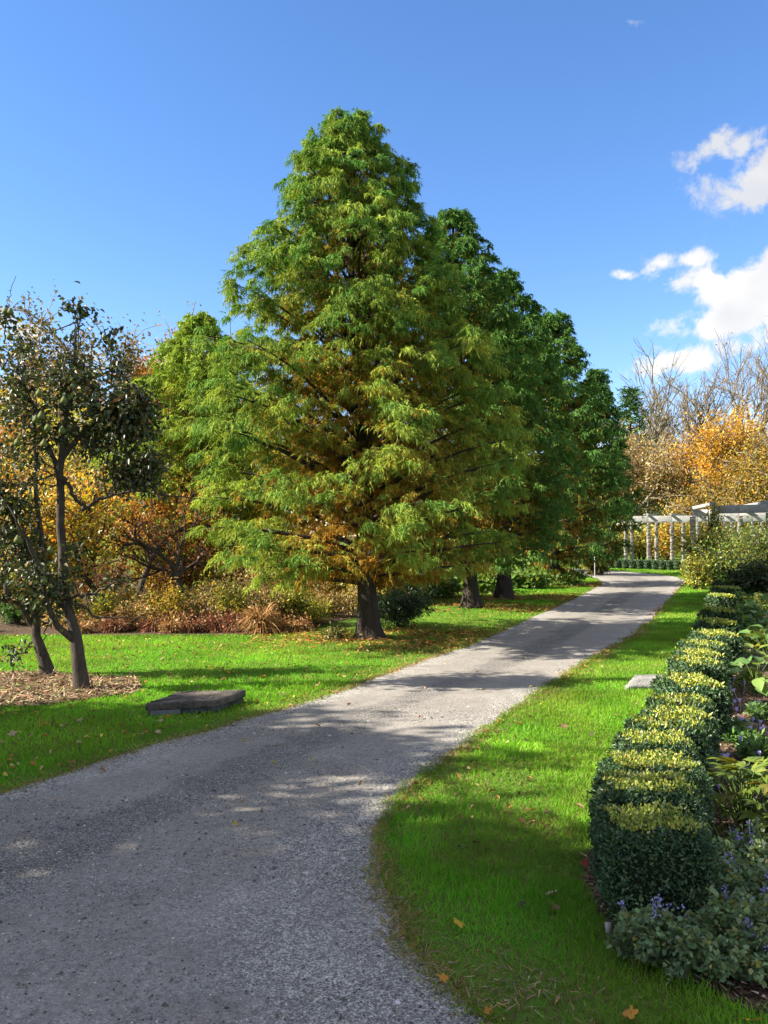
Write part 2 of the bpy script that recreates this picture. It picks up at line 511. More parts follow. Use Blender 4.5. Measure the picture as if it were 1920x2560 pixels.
road_left = [(-9.5, -6.), (-5.9, -1.), (-4.2, 2.0)] + [tuple(G(*p)[:2]) for p in
    [(0, 1985), (231, 1910), (579, 1805), (810, 1747), (1041, 1655), (1157, 1620), (1331, 1545), (1446, 1493), (1506, 1461), (1497, 1447), (1455, 1436)]] + [(5.0, 36.6), (-4., 38.)]
road_right = [(3.2, -6.0), (1.6, 1.0), (.62, 2.2)] + [tuple(G(*p)[:2]) for p in
    [(1215, 2545), (1041, 2407), (926, 2256), (902, 2117), (983, 1990), (1203, 1840), (1331, 1747), (1469, 1655), (1597, 1585), (1655, 1516), (1716, 1452), (1690, 1442), (1620, 1434), (1464, 1422)]] + [(4.0, 41.3), (-4., 42.5)]


NR = 420


def fine_edge(pts, n, amp, seed):
    p = smooth_line(pts, n, 26)
    return p + (np.stack([vnoise(p, 2.3, seed), vnoise(p, 2.3, seed + 3)], 1) - .5) * amp * 2


RL = fine_edge(road_left, NR, .03, 1)
RR_ = fine_edge(road_right, NR, .035, 5)
for E in (RL, RR_):
    E += (np.stack([vnoise(E, 7, 9), vnoise(E, 7, 12)], 1) - .5) * .045
ROADPOLY = np.concatenate([RL, RR_[::-1]])
nu = 17
us = np.linspace(0, 1, nu)
grid = RL[:, None] * (1 - us[None, :, None]) + RR_[:, None] * us[None, :, None]
V = np.concatenate([grid.reshape(-1, 2), np.full((NR * nu, 1), .005)], 1)
i, j = np.meshgrid(np.arange(NR - 1), np.arange(nu - 1), indexing='ij')
F = np.stack([i * nu + j, i * nu + j + 1, (i + 1) * nu + j + 1, (i + 1) * nu + j], -1).reshape(-1, 4)
near = np.clip((5.0 - V[:, 1]) / 2.2, 0, 1) * .30
Cc = np.stack([np.tile(us, NR), near, np.zeros(len(V))], 1)
road = Acc().add(V, [F], Cc).obj('gravel_road', road_mat())
tag(road, kind='structure')

# hedge line, measured at the tops of the cubes
HZ = .40
# (front edge y, back edge y, left x, right x of each clipped top)
hedge_px = [(2076, 2017, 1512, 1748), (1985, 1936, 1497, 1738), (1924, 1890, 1516, 1746), (1872, 1840, 1548, 1730), (1833, 1806, 1580, 1754), (1800, 1774, 1612, 1770), (1772, 1751, 1632, 1772),
            (1725, 1690, 1660, 1790), (1673, 1651, 1690, 1793), (1644, 1625, 1699, 1797), (1621, 1606, 1714, 1807), (1598, 1576, 1740, 1834), (1569, 1546, 1757, 1833), (1540, 1518, 1765, 1828),
            (1506, 1484, 1777, 1834), (1475, 1462, 1789, 1846), (1459, 1451, 1795, 1848)]
CUBES = []
for yf, yb, xl, xr in hedge_px:
    f_, b_, c_ = G((xl + xr) / 2, yf, HZ), G((xl + xr) / 2, yb, HZ), (yf + yb) / 2
    wid = (G(xr, c_, HZ) - G(xl, c_, HZ))[0]
    CUBES.append(((f_[0] + b_[0]) / 2, (f_[1] + b_[1]) / 2, wid, b_[1] - f_[1]))
HEDGE = np.array([c[:2] for c in CUBES])
bed_edge = [(1.5, 2.55), tuple(G(1640, 2440)[:2]), tuple(G(1560, 2380)[:2]), tuple(G(1480, 2290)[:2]), tuple(G(1430, 2190)[:2]), tuple(G(1450, 2110)[:2])]
bed_edge += [tuple(h + np.array([-.25, 0])) for h in HEDGE[2:]]
bed_edge = smooth_line(np.array(bed_edge), 70, 2)
BEDPOLY = np.concatenate([bed_edge, [(9.4, 22.5), (16, 24), (16, 2.0), (3, 2.2)]])
M_MULCH = mulch_mat('bark_mulch', (.05, .032, .022), (.26, .17, .115))
M_MULCH2 = mulch_mat('pale_mulch', (.07, .045, .025), (.30, .20, .11))
tri_sheet('flower_bed', BEDPOLY, .006, M_MULCH)
a = np.linspace(0, 2 * math.pi, 40)[:-1]
PATCH = np.stack([-4.3 + 1.75 * np.cos(a), 8.75 + 1.0 * np.sin(a)], 1)
PATCH += (np.stack([vnoise(PATCH, 1.7, 4), vnoise(PATCH, 1.7, 8)], 1) - .5) * .45
tri_sheet('mulch_patch', PATCH, .006, M_MULCH2)
LB = np.array([(-16, 13.3), (-7, 13.35), (-3, 13.4), (-1.6, 13.5), (-1.0, 15.2), (.2, 18.4), (1.5, 21.6), (3.0, 26.), (4.8, 31.), (6.0, 34.5), (-2, 36.), (-25, 34), (-25, 13.3)])
tri_sheet('orchard_bed', LB, .006, mulch_mat('bed_soil', (.045, .032, .02), (.20, .14, .09)))

# ------------------------------------------------------------------ grass
def road_dist(P):
    D = np.full(len(P), 1e9)
    for L in (RL, RR_):
        for k in range(0, len(P), 20000):
            q = P[k:k + 20000, None, :2] - L[None, ::2]
            D[k:k + 20000] = np.minimum(D[k:k + 20000], np.sqrt((q ** 2).sum(-1)).min(1))
    return D


def lawn(name, x0, x1, y0, y1, dens, w, h0, h1, seed, nseg=2, vis=True):
    rng = np.random.default_rng(seed)
    n = int((x1 - x0) * (y1 - y0) * dens)
    P = np.stack([rng.uniform(x0, x1, n), rng.uniform(y0, y1, n), np.zeros(n)], 1)
    k = np.ones(n, bool)
    if vis:
        k = np.abs(P[:, 0]) < P[:, 1] * .56 + .9
    P = P[k]
    k = ~in_poly(P, ROADPOLY) & ~in_poly(P, BEDPOLY) & ~in_poly(P, PATCH) & ~in_poly(P, LB)
    P = P[k]
    dist = road_dist(P)
    edge = np.clip(1 - dist / .27, 0, 1)
    worn = edge * (vnoise(P, 2.6, 21) * 1.3) + .4 * (vnoise(P, .8, 5) > .8) * (P[:, 0] < 1)
    for wx, wy, ws in ((1160, 2440, .30), (1300, 2530, .26), (985, 2290, .16), (930, 2170, .12)):
        c_ = G(wx, wy)
        worn = worn + .95 * np.exp(-((P[:, :2] - c_[:2]) ** 2).sum(1) / ws ** 2)
    worn = np.clip(worn, 0, 1.2)
    keep = rng.uniform(size=len(P)) > worn * .45
    P, worn, edge = P[keep], worn[keep], edge[keep]
    # spill a little over the road edge
    n = len(P)
    P[:, :2] += rng.normal(size=(n, 2)) * .02
    h = rng.uniform(h0, h1, n) * (1 - .35 * edge) * (1 - .35 * np.clip(worn, 0, 1)) * (.7 + .6 * vnoise(P, 1.6, 2))
    lean = rng.normal(size=(n, 3)) * (.42 + .35 * worn[:, None]); lean[:, 2] = 1
    D = unit(lean)
    t = vnoise(P, 1.3, 3)[:, None] * .6 + rng.uniform(size=(n, 1)) * .4
    C = np.array([.085, .315, .022]) * (1 - t) + np.array([.245, .42, .040]) * t
    yl = np.clip(vnoise(P, .55, 41) * .7 + vnoise(P, 2.4, 43) * .5 - .55, 0, .6)[:, None]
    C = C * (1 - yl) + np.array([.33, .36, .05]) * yl
    C = C * (.78 + .44 * vnoise(P, 3.1, 45)[:, None])
    dry = (rng.uniform(size=n) < .06 + .25 * yl[:, 0] + .6 * worn)[:, None]
    C = np.where(dry, np.array([.27, .22, .095]) * rng.uniform(.6, 1.15, (n, 1)), C)
    V, F = ribbons(P, D, h, w * rng.uniform(.7, 1.3, n), rng.uniform(.05, .5, n), nseg, rng=rng)
    return Acc().add(V, F, C)


acc = lawn('g', -.2, 3.2, 2.3, 5.2, 7500, .0042, .040, .085, 11)
for a_ in (lawn('g', .2, 3.6, 5.2, 8.6, 4500, .0065, .03, .06, 12), lawn('g', 1.0, 5.2, 8.6, 14, 2200, .010, .03, .055, 13, 1),
           lawn('g', 2.8, 13, 14, 32, 420, .022, .03, .06, 14, 1), lawn('g', 6, 17, 32, 42, 160, .04, .03, .07, 19, 1)):
    acc.add(np.concatenate(a_.V), [f for f in a_.F], np.concatenate(a_.C))
tag(acc.obj('grass', M_GRASS), kind='stuff')
acc = lawn('g', -4.8, 0.2, 4.6, 9.2, 2600, .0078, .03, .07, 15)
for a_ in (lawn('g', -7.5, 2.2, 9.2, 14.2, 1500, .011, .03, .06, 16, 1), lawn('g', -.5, 9, 14, 34, 300, .022, .03, .06, 17, 1)):
    acc.add(np.concatenate(a_.V), [f for f in a_.F], np.concatenate(a_.C))
tag(acc.obj('grass', M_GRASS), kind='stuff')

RIM = [((.22, .16, .10), 4), ((.34, .25, .15), 3), ((.12, .085, .055), 3), ((.30, .16, .06), 2)]
# ragged fringe where the turf creeps over the gravel
rng = np.random.default_rng(18)
acc = Acc()
for E, nn in ((RL, 9000), (RR_, 15000)):
    seg = resample(E, 4000); seg = seg[(seg[:, 1] > 2.4) & (seg[:, 1] < 15)]
    w_ = 1 / seg[:, 1]; k = rng.choice(len(seg), nn, p=w_ / w_.sum())
    P = np.c_[seg[k] + rng.normal(size=(nn, 2)) * .03 * (.4 + 1.6 * vnoise(seg[k], 5., 31)[:, None]), np.zeros(nn)]
    D = rng.normal(size=(nn, 3)) * .75; D[:, 2] = .8; D = unit(D)
    V, F = ribbons(P, D, rng.uniform(.025, .075, nn), np.maximum(.0035, P[:, 1] * .0009), rng.uniform(.1, .8, nn), 2, rng=rng)
    dry = (rng.uniform(size=nn) < .25 + .5 * (vnoise(P, 1.4, 8) > .55))[:, None]
    acc.add(V, F, np.where(dry, palette(rng, nn, [((.36, .29, .14), 4), ((.24, .17, .09), 3), ((.44, .26, .10), 1)]), palette(rng, nn, [((.13, .25, .03), 4), ((.24, .33, .04), 2)])))
tag(acc.obj('grass_fringe', M_GRASS), kind='stuff')
# loose stones on the drive
rng = np.random.default_rng(31)
n = 90000
P = np.stack([rng.uniform(-3, 1.6, n), 2.3 + 6.0 * rng.uniform(size=n) ** 1.35, np.full(n, .006)], 1)
P = P[in_poly(P, ROADPOLY) & (np.abs(P[:, 0]) < P[:, 1] * .5 + .4)]
dd = road_dist(P)
pr = np.clip(.12 + .9 * (vnoise(P, 1.5, 6) - .42) * 2 + .5 * (dd < .28) + .35 * np.clip((4.4 - P[:, 1]) / 1.5, 0, 1), .03, 1)
P = P[rng.uniform(size=len(P)) < pr]
n = len(P)
s = rng.uniform(.0022, .0062, n)[:, None] * (1 + 1.0 * (rng.uniform(size=(n, 1)) > .97))
oct_ = np.array([[1, 0, 0], [0, 1, 0], [-1, 0, 0], [0, -1, 0], [0, 0, .75]])
ang = rng.uniform(0, 6.28, n)
Rz = np.stack([np.stack([np.cos(ang), -np.sin(ang)], 1), np.stack([np.sin(ang), np.cos(ang)], 1)], 1)
loc = oct_[None] * (1 + rng.normal(size=(n, 5, 3)) * .25) * np.array([1.25, .85, 1.])
loc[:, :, :2] = np.einsum('nij,nkj->nki', Rz, loc[:, :, :2])
V = P[:, None] + loc * s[:, None]
b = np.arange(n)[:, None] * 5
F = np.concatenate([b + [[0, 1, 4]], b + [[1, 2, 4]], b + [[2, 3, 4]], b + [[3, 0, 4]]])
C = palette(rng, n, [((.17, .16, .145), 5), ((.26, .245, .22), 4), ((.46, .43, .39), 1.2), ((.09, .084, .076), 2)], .2)
tag(Acc().add(V, [F], C).obj('gravel', M_CHIP), kind='stuff')


def chips(name, poly, n, box, seed, pal, L=(.02, .07), Wd=(.003, .009), zmax=.02, pfun=None, mat=None):
    rng = np.random.default_rng(seed)
    P = np.stack([rng.uniform(box[0], box[1], n), rng.uniform(box[2], box[3], n), rng.uniform(.006, zmax, n)], 1)
    if poly is not None: P = P[in_poly(P, poly)]
    if pfun is not None: P = P[rng.uniform(size=len(P)) < pfun(P)]
    n = len(P)
    D = rng.normal(size=(n, 3)); D[:, 2] *= .25; D = unit(D)
    V, F = ribbons(P, D, rng.uniform(*L, n), rng.uniform(*Wd, n) * 1.4, rng.uniform(-.1, .2, n), 1, unit(np.cross(D, [0, 0, 1.]) + rng.normal(size=(n, 3)) * .3), rng)
    return tag(Acc().add(V, F, palette(rng, n, pal, .3)).obj(name, mat or M_CHIP), kind='stuff')


BROWN = [((.28, .18, .115), 4), ((.13, .08, .05), 5), ((.46, .34, .23), 2.4), ((.06, .04, .028), 3)]
STRAW = [((.36, .245, .14), 5), ((.22, .14, .08), 5), ((.48, .36, .23), 2.5), ((.11, .07, .042), 3), ((.16, .22, .05), 1.5)]
ORANGE = [((.36, .17, .045), 5), ((.28, .11, .03), 4), ((.45, .27, .09), 3), ((.16, .07, .025), 2)]
chips('mulch_chips', BEDPOLY, 60000, (.6, 4.6, 2.4, 9.), 41, BROWN, (.015, .07), (.003, .010), .03)
chips('mulch_chips', PATCH, 26000, (-6.3, -2.3, 7.5, 10.2), 42, STRAW, (.03, .13), (.006, .014), .03)
chips('needle_litter', None, 160000, (-1.5, 9, 4.5, 30), 43, ORANGE, (.04, .11), (.004, .010), .03,
      lambda P: np.clip(np.exp(-(road_dist(P) / .10) ** 2) * (P[:, 1] > 5) * (.25 + (P[:, 1] > 9) * .9) * np.clip(vnoise(P, 1.2, 7) * 2 - .4, 0, 1), 0, 1) * (1 - .0 * P[:, 0]))
chips('edge_litter', None, 130000, (-4.5, 2.5, 2.3, 9.5), 46, RIM, (.02, .07), (.002, .006), .02,
      lambda P: (np.abs(P[:, 0]) < P[:, 1] * .5 + .3) * np.clip(np.exp(-(road_dist(P) / .055) ** 2) * np.clip(vnoise(P, 2.2, 7) * 2.4 - .5, 0, 1) + .7 * np.exp(-(((P[:, 0] - .45) / .22) ** 2 + ((P[:, 1] - 2.95) / .16) ** 2)), 0, 1))
TRUNKS = [G(924, 1597), G(1180, 1518), G(1262, 1497), G(1388, 1462), G(1492, 1437)]
chips('needle_litter', None, 150000, (-3.6, 9, 11.2, 36), 44, ORANGE, (.06, .16), (.008, .018), .05,
      lambda P: ~in_poly(P, ROADPOLY) * np.clip(sum(np.exp(-(((P[:, 0] - t[0] - .4) / 1.6) ** 2 + ((P[:, 1] - t[1]) / 1.1) ** 2)) for t in TRUNKS) * 2.6 * np.clip(vnoise(P, 1.1, 3) * 1.6 - .25, 0, 1), 0, 1))

# ------------------------------------------------------------------ cypress row
PT = np.array([0, .07, .11, .16, .246, .33, .42, .5, .59, .68, .76, .85, .935, 1.0])
PR = np.array([.0, .10, .200, .270, .315, .312, .290, .262, .238, .216, .178, .134, .080, .012])


def fluted_trunk(H, r, seed, lean=(0, 0)):
    rng = np.random.default_rng(seed)
    k, sd_ = 26, 18
    z = np.r_[np.linspace(0, .9, 10), np.linspace(1.05, H * .97, k - 10)]
    a = np.arange(sd_) * 2 * math.pi / sd_
    fl = 1 + .0 * a
    ph = rng.uniform(0, 6.28, 3)
    rr = r * (1 - z / (H * 1.0)) ** .8 + r * .75 * np.exp(-z / .22) + .008
    flute = (.13 * np.cos(5 * a + ph[0]) + .09 * np.cos(8 * a + ph[1]) + .06 * np.cos(3 * a + ph[2]))
    rad = rr[:, None] * (1 + flute[None] * np.exp(-z / .9)[:, None])
    wob = np.stack([np.sin(z * .9 + ph[0]) * .03, np.cos(z * .8 + ph[1]) * .03], 1) * np.clip(z / 2, 0, 1)[:, None]
    V = np.stack([rad * np.cos(a) + wob[:, :1] + lean[0] * z[:, None], rad * np.sin(a) + wob[:, 1:] + lean[1] * z[:, None], np.repeat(z[:, None], sd_, 1)], -1)
    i, j = np.meshgrid(np.arange(k - 1), np.arange(sd_), indexing='ij')
    q = np.stack([i * sd_ + j, i * sd_ + (j + 1) % sd_, (i + 1) * sd_ + (j + 1) % sd_, (i + 1) * sd_ + j], -1).reshape(-1, 4)
    return V.reshape(-1, 3), [q]


def cypress(label, loc, H, wide, seed, nl, nb, ns, sw, sl, r0, green, warm, zmin=.09, asym=0., rotz=0., group='conical cypress trees in the row beside the drive'):
    rng = np.random.default_rng(seed)
    root = thing('cypress_tree', label, 'tree', loc, rotz, group)
    Acc().add(*fluted_trunk(H, r0, seed)).obj('trunk', M_CYPBARK, root, smooth=True)
    prof = lambda t: np.interp(t, PT, PR) * H * wide
    lim, lrad, P, U, Z, OUT = [], [], [], [], [], []
    twig, twr = [], []
    az = rng.uniform(0, 6.28)
    for i in range(nl):
        q = (i + .5) / nl
        z0 = H * (zmin + (.95 - zmin) * q ** 1.02) + rng.normal() * .05
        az += 2.39996 + rng.normal() * .25
        tt = z0 / H
        rise = np.interp(tt, [.05, .12, .2, .35, .7, 1.], [-.02, .03, .10, .15, .13, .06]) * H * rng.uniform(.8, 1.2)
        zt = min(z0 + rise, H * .985)
        Rt = float(prof(zt / H)) * (1 - asym * math.cos(az)) * rng.choice([rng.uniform(.74, .88), rng.uniform(.9, 1.06)], p=[.16, .84]) * (1 + .07 * math.sin(3 * az + tt * 9))
        o = np.array([math.cos(az), math.sin(az), 0])
        a = np.array([0, 0, z0]); c = o * Rt + np.array([0, 0, zt])
        b = o * Rt * .5 + np.array([0, 0, z0 + rise * .80 + .05])
        pl = qbez(a, b, c, 7)
        lim.append(pl); lrad.append(np.linspace(max(.012, .052 * (1 - tt) * H / 8), .006, 7))
        L = np.linalg.norm(c - a)
        side = np.array([-o[1], o[0], 0])
        nc = max(4, int(4 + L * 5.6))
        ni = int(.45 * nc * (tt < .75))
        for q_ in range(nc + ni):
            s_ = .22 + .80 * rng.uniform() ** .48 if q_ < nc else rng.uniform(.12, .62)
            s_ = min(s_, 1.0)
            x = s_ * 6; k = min(int(x), 5)
            p = pl[k] * (1 - (x - k)) + pl[k + 1] * (x - k)
            off = side * rng.normal() * (.13 + .20 * L * .45) * (1.15 - .55 * s_) + np.array([0, 0, 1.]) * rng.uniform(-.16, .16) * (.6 + .4 * L / 2)
            cp = p + off
            P.append(cp); OUT.append(unit(o + side * rng.normal() * .45))
            rr = math.hypot(cp[0], cp[1])
            U.append(rr / max(.15, float(prof(np.clip(cp[2] / H, .1, .99)))))
            twig.append(qbez(p - off * .15 - (p - a) * .06, p + off * .5 + np.array([0, 0, .03]), cp, 4)); twr.append(np.linspace(.008, .003, 4))
    P, U, OUT = np.array(P), np.array(U), np.array(OUT)
    wood = Acc().add(*tubes(np.array(lim), np.array(lrad), 6), (.1, .08, .06))
    wood.obj('limbs', M_CYPBARK, root)
    # branchlets out of every clump, sprays along every branchlet
    n = len(P)
    bp = np.repeat(P, nb, 0); bo = np.repeat(OUT, nb, 0); bu = np.repeat(U, nb)
    bd = bo * .75 + rng.normal(size=bp.shape) * .62; bd[:, 2] = np.abs(bd[:, 2]) * .55 + .05
    bd = unit(bd)
    sz = np.interp(bp[:, 2] / H, [.1, .5, 1.], [1.1, 1.0, .78])
    bl = rng.uniform(.13, .32, len(bp)) * sz * sl
    bdr = rng.uniform(.3, .95, len(bp))
    sp = np.repeat(np.arange(len(bp)), ns)
    s_ = rng.uniform(.08, 1.0, len(sp))[:, None]
    base = bp[sp] + bd[sp] * bl[sp, None] * s_ + np.array([0, 0, -1.]) * (bdr[sp] * bl[sp])[:, None] * s_ ** 2
    tan = unit(bd[sp] + np.array([0, 0, -2.]) * bdr[sp, None] * s_)
    sid = unit(np.cross(tan, rnd_unit(rng, len(sp)))) * rng.choice([-1, 1], len(sp))[:, None]
    D = unit(tan * .7 + sid * .75 + np.array([0, 0, -.25]) + rng.normal(size=tan.shape) * .18)
    ln = rng.uniform(.05, .115, len(sp)) * (1.15 - .5 * s_[:, 0]) * sl
    V, F = ribbons(base, D, ln * 1.1, sw * 1.25 * rng.uniform(.7, 1.3, len(sp)), rng.uniform(.15, .6, len(sp)), 1, rng=rng)
    # colour of the sprays: green at the tips, rusting inside and low down
    ht = base[:, 2] / H
    rust = np.clip((.80 - bu[sp]) * 2.0, 0, 1) * np.clip(1.2 - ht * 1.0, 0, 1) * warm
    clr = rng.uniform(size=n)
    cl_y = np.repeat(np.repeat(clr, nb), ns)
    rust = np.clip(rust + np.where(cl_y > .93, .45, 0) * np.clip(1.1 - ht * 1.4, 0, 1) * warm, 0, 1)
    g1, g2 = np.array(green[0]), np.array(green[1])
    mixy = np.clip(cl_y * .72 + (.50 - ht) * .40 + rng.normal(size=len(sp)) * .13, 0, 1)[:, None]
    C = g1 * (1 - mixy) + g2 * mixy
    ro = np.where(rng.uniform(size=(len(sp), 1)) < .55, np.array([[.40, .17, .028]]), np.array([[.42, .27, .038]])) * rng.uniform(.65, 1.1, (len(sp), 1))
    pick = (rng.uniform(size=len(sp)) < rust)[:, None]
    C = np.where(pick, ro, C) * rng.uniform(.82, 1.18, (len(sp), 1))
    cr = Acc().add(V, F, C)
    cr.add(*tubes(np.array(twig)[::3, ::1], np.array(twr)[::3], 3), (.11, .075, .045))
    cr.obj('crown', M_CYP, root)
    return root


GREEN_MAIN = ((.095, .215, .042), (.40, .44, .065))
GREEN_BACK = ((.068, .16, .036), (.13, .225, .042))
T1 = cypress('largest cone-shaped cypress, green and rust, on the lawn edge nearest the drive', TRUNKS[0], 8.25, 1.0, 5, 195, 9, 15, .0122, .92, .145, GREEN_MAIN, 1.0, zmin=.105, asym=.06)
T1.rotation_euler.y = -.045
T2 = cypress('second cypress along the drive, its top showing just behind the largest one', TRUNKS[1], 9.0, .80, 6, 135, 7, 10, .023, 1.05, .15, GREEN_BACK, .8, .085)
T2.rotation_euler.y = -.045
cypress('third cypress along the drive, with a broad pale flared trunk in clear view', TRUNKS[2], 8.4, .78, 7, 130, 6, 10, .026, 1.1, .17, GREEN_BACK, .8, .135)
cypress('fourth cypress along the drive, its thin trunk standing among low plants', TRUNKS[3], 9.0, .76, 8, 125, 6, 9, .031, 1.15, .15, GREEN_BACK, .8, .06)
cypress('last and farthest cypress of the row, where the drive bends before the pergola', TRUNKS[4], 8.5, .62, 9, 120, 6, 8, .036, 1.2, .15, ((.055, .13, .032), (.09, .17, .036)), .5, .03)
T0 = G(520, 1500)
cypress('bushy yellow-green cypress with several tops, standing behind the orchard lawn', (T0[0] - .15, 20.3, 0), 7.0, 1.12, 10, 140, 7, 9, .024, 1.1, .14, ((.19, .29, .04), (.33, .40, .055)), .5, .06)

# ------------------------------------------------------------------ broadleaf trees and shrubs
def grow(rng, p, d, L, r, lvl, maxl, out, nch, ang, up, wob=.16, ratio=.62):
    k = 5
    pts = [p]
    dd = d.copy()
    for _ in range(k - 1):
        dd = unit(dd + rng.normal(size=3) * wob + np.array([0, 0, up]))
        pts.append(pts[-1] + dd * L / (k - 1))
    pts = np.array(pts)
    out.append((pts, np.linspace(r, r * .55, k), lvl))
    if lvl < maxl:
        for c in range(nch[lvl]):
            f = rng.uniform(.3 if lvl else .45, 1.0) if c else 1.0
            x = f * (k - 1); i = min(int(x), k - 2)
            q = pts[i] * (1 - x + i) + pts[i + 1] * (x - i)
            t = unit(pts[i + 1] - pts[i])
            s = unit(np.cross(t, rng.normal(size=3)))
            a = ang * rng.uniform(.6, 1.3) * (.5 if c == 0 else 1)
            grow(rng, q, unit(t * math.cos(a) + s * math.sin(a)), L * ratio * rng.uniform(.75, 1.2), r * (.68 if c == 0 else .55), lvl + 1, maxl, out, nch, ang, up, wob, ratio)


def woody(root, out, mat, sides=5, name='limbs', trunk=True, lo=0):
    if trunk:
        t = out[0]
        pl = resample(np.c_[t[0], t[1]], 9)
        pl[0, 3] *= 1.35
        Acc().add(*tubes(pl[None, :, :3], pl[None, :, 3], 9)).obj('trunk', mat, root, smooth=True)
        rest = out[1:]
    else:
        rest = out
    if rest:
        acc = Acc()
        for sel, sd_ in (([o for o in rest if o[2] < 2], 6), ([o for o in rest if o[2] == 2], 4), ([o for o in rest if o[2] > 2], 3)):
            if sel:
                st = slice(None) if sd_ > 3 else slice(None, None, 2)
                acc.add(*tubes(np.array([o[0][st] for o in sel]), np.array([o[1][st] for o in sel]), sd_))
        acc.obj(name, mat, root)


def foliage_on(rng, out, lvls, n, size, pal, spread, four=True, droop=.3, asp=.6):
    T = [o for o in out if o[2] in lvls]
    idx = rng.integers(0, len(T), n)
    PTS = np.array([o[0] for o in T])
    s = rng.uniform(.15, 1.0, n) * 4
    i = np.minimum(s.astype(int), 3); f = (s - i)[:, None]
    P = PTS[idx, i] * (1 - f) + PTS[idx, i + 1] * f + rng.normal(size=(n, 3)) * spread
    D = rng.normal(size=(n, 3)); D[:, 2] -= droop; D = unit(D)
    N = unit(rng.normal(size=(n, 3)) * .6 + np.array([0, 0, .8]))
    L = rng.uniform(.65, 1.2, n) * size
    V, F = (leaves4 if four else leaves6)(P, D, N, L, L * asp)
    tw = np.repeat(rng.uniform(.75, 1.2, len(T)), 1)[idx]
    return V, F, palette(rng, n, pal, .2) * tw[:, None]


def tree(name, label, cat, loc, H, seed, nch, ang, up, n, size, pal, r=.1, trunk_f=.3, spread=.12, mat=None, ratio=.62, leaf=None, group=None, four=True, wob=.16, droop=.3, asp=.6, lean=(0, 0)):
    rng = np.random.default_rng(seed)
    root = thing(name, label, cat, loc, 0, group)
    out = []
    maxl = len(nch)
    grow(rng, np.zeros(3), unit(np.array([lean[0], lean[1], 1.])), H * trunk_f, r, 0, maxl, out, nch, ang, up, wob, ratio)
    # fit the height
    top = max(o[0][:, 2].max() for o in out)
    out = [(o[0] * np.array([H / top] * 3), o[1], o[2]) for o in out]
    woody(root, out, mat or M_BARK)
    if n:
        V, F, C = foliage_on(rng, out, (maxl, maxl - 1), n, size, pal, spread, four, droop, asp)
        Acc().add(V, F, C).obj('crown', leaf or M_LEAF, root)
    return root


def shrub(name, label, cat, loc, H, rad, seed, n, size, pal, stems=9, leaf=None, group=None, four=True, asp=.5, droop=.1, flat=1.0, mat=None, bare=0.0):
    """several stems from the ground, leaves along them out to a rounded outline"""
    rng = np.random.default_rng(seed)
    root = thing(name, label, cat, loc, 0, group)
    az = rng.uniform(0, 6.28, stems); rr = rad * np.sqrt(rng.uniform(.02, 1, stems)) * .8
    tip = np.stack([rr * np.cos(az), rr * np.sin(az), H * np.sqrt(np.clip(1 - (rr / rad) ** 2, .1, 1)) * rng.uniform(.7, 1.0, stems)], 1)
    base = tip * np.array([.18, .18, 0])
    st = qbez(base, (base + tip) / 2 + np.array([0, 0, 1]) * H * .15, tip, 5)
    sub = []
    for k in range(stems):
        for _ in range(4):
            f = rng.integers(1, 4); p = st[k, f]
            e = p + rng.normal(size=3) * np.array([rad, rad, H * .5]) * .32 + np.array([0, 0, H * .1])
            e[2] = np.clip(e[2], .08 * H, H)
            sub.append(qbez(p, (p + e) / 2 + np.array([0, 0, .05 * H]), e, 5))
    allp = np.concatenate([st, np.array(sub)])
    Acc().add(*tubes(allp, np.linspace(.012, .004, 5)[None] * np.ones((len(allp), 1)) * max(.5, min(H, 2.5)), 4)).obj('stems', mat or M_BARK, root)
    idx = rng.integers(0, len(allp), n); s = rng.uniform(.25, 1, n) * 4; i = np.minimum(s.astype(int), 3); f = (s - i)[:, None]
    P = allp[idx, i] * (1 - f) + allp[idx, i + 1] * f + rng.normal(size=(n, 3)) * np.array([rad, rad, H * .7]) * .13
    P[:, 2] = np.maximum(P[:, 2], .03)
    D = unit(P * np.array([1 / rad, 1 / rad, .3 / H]) * .5 + rng.normal(size=(n, 3)) * .6 + np.array([0, 0, -droop]))
    N = unit(rng.normal(size=(n, 3)) * .5 + np.array([0, 0, 1.]))
    L = rng.uniform(.6, 1.2, n) * size
    V, F = (leaves4 if four else leaves6)(P, D, N, L, L * asp)
    Acc().add(V, F, palette(rng, n, pal, .2)).obj('foliage', leaf or M_LEAF, root)
    return root


YEL = [((.58, .40, .045), 5), ((.44, .39, .06), 4), ((.27, .28, .05), 3), ((.56, .26, .04), 2), ((.34, .16, .05), 1.5), ((.66, .56, .26), 1.6)]
YELGRN = [((.42, .40, .06), 4), ((.22, .29, .05), 4), ((.52, .40, .07), 3), ((.11, .17, .04), 2)]
ORG = [((.48, .21, .03), 5), ((.52, .30, .05), 4), ((.36, .14, .03), 3), ((.40, .33, .07), 1)]
RUST = [((.26, .09, .04), 4), ((.18, .06, .035), 3), ((.34, .16, .06), 3), ((.30, .22, .06), 2), ((.12, .13, .03), 1)]
TAN = [((.40, .28, .12), 5), ((.29, .20, .085), 4), ((.47, .37, .18), 3), ((.22, .22, .07), 2)]
OLIVE = [((.12, .12, .03), 4), ((.20, .15, .04), 3), ((.07, .085, .022), 3), ((.28, .17, .05), 2)]
DKG = [((.022, .05, .016), 5), ((.035, .065, .018), 3), ((.055, .08, .02), 1)]
PEAR = [((.045, .064, .024), 6), ((.07, .088, .03), 4), ((.09, .08, .03), 2), ((.16, .085, .03), 1.0), ((.28, .20, .045), .5)]

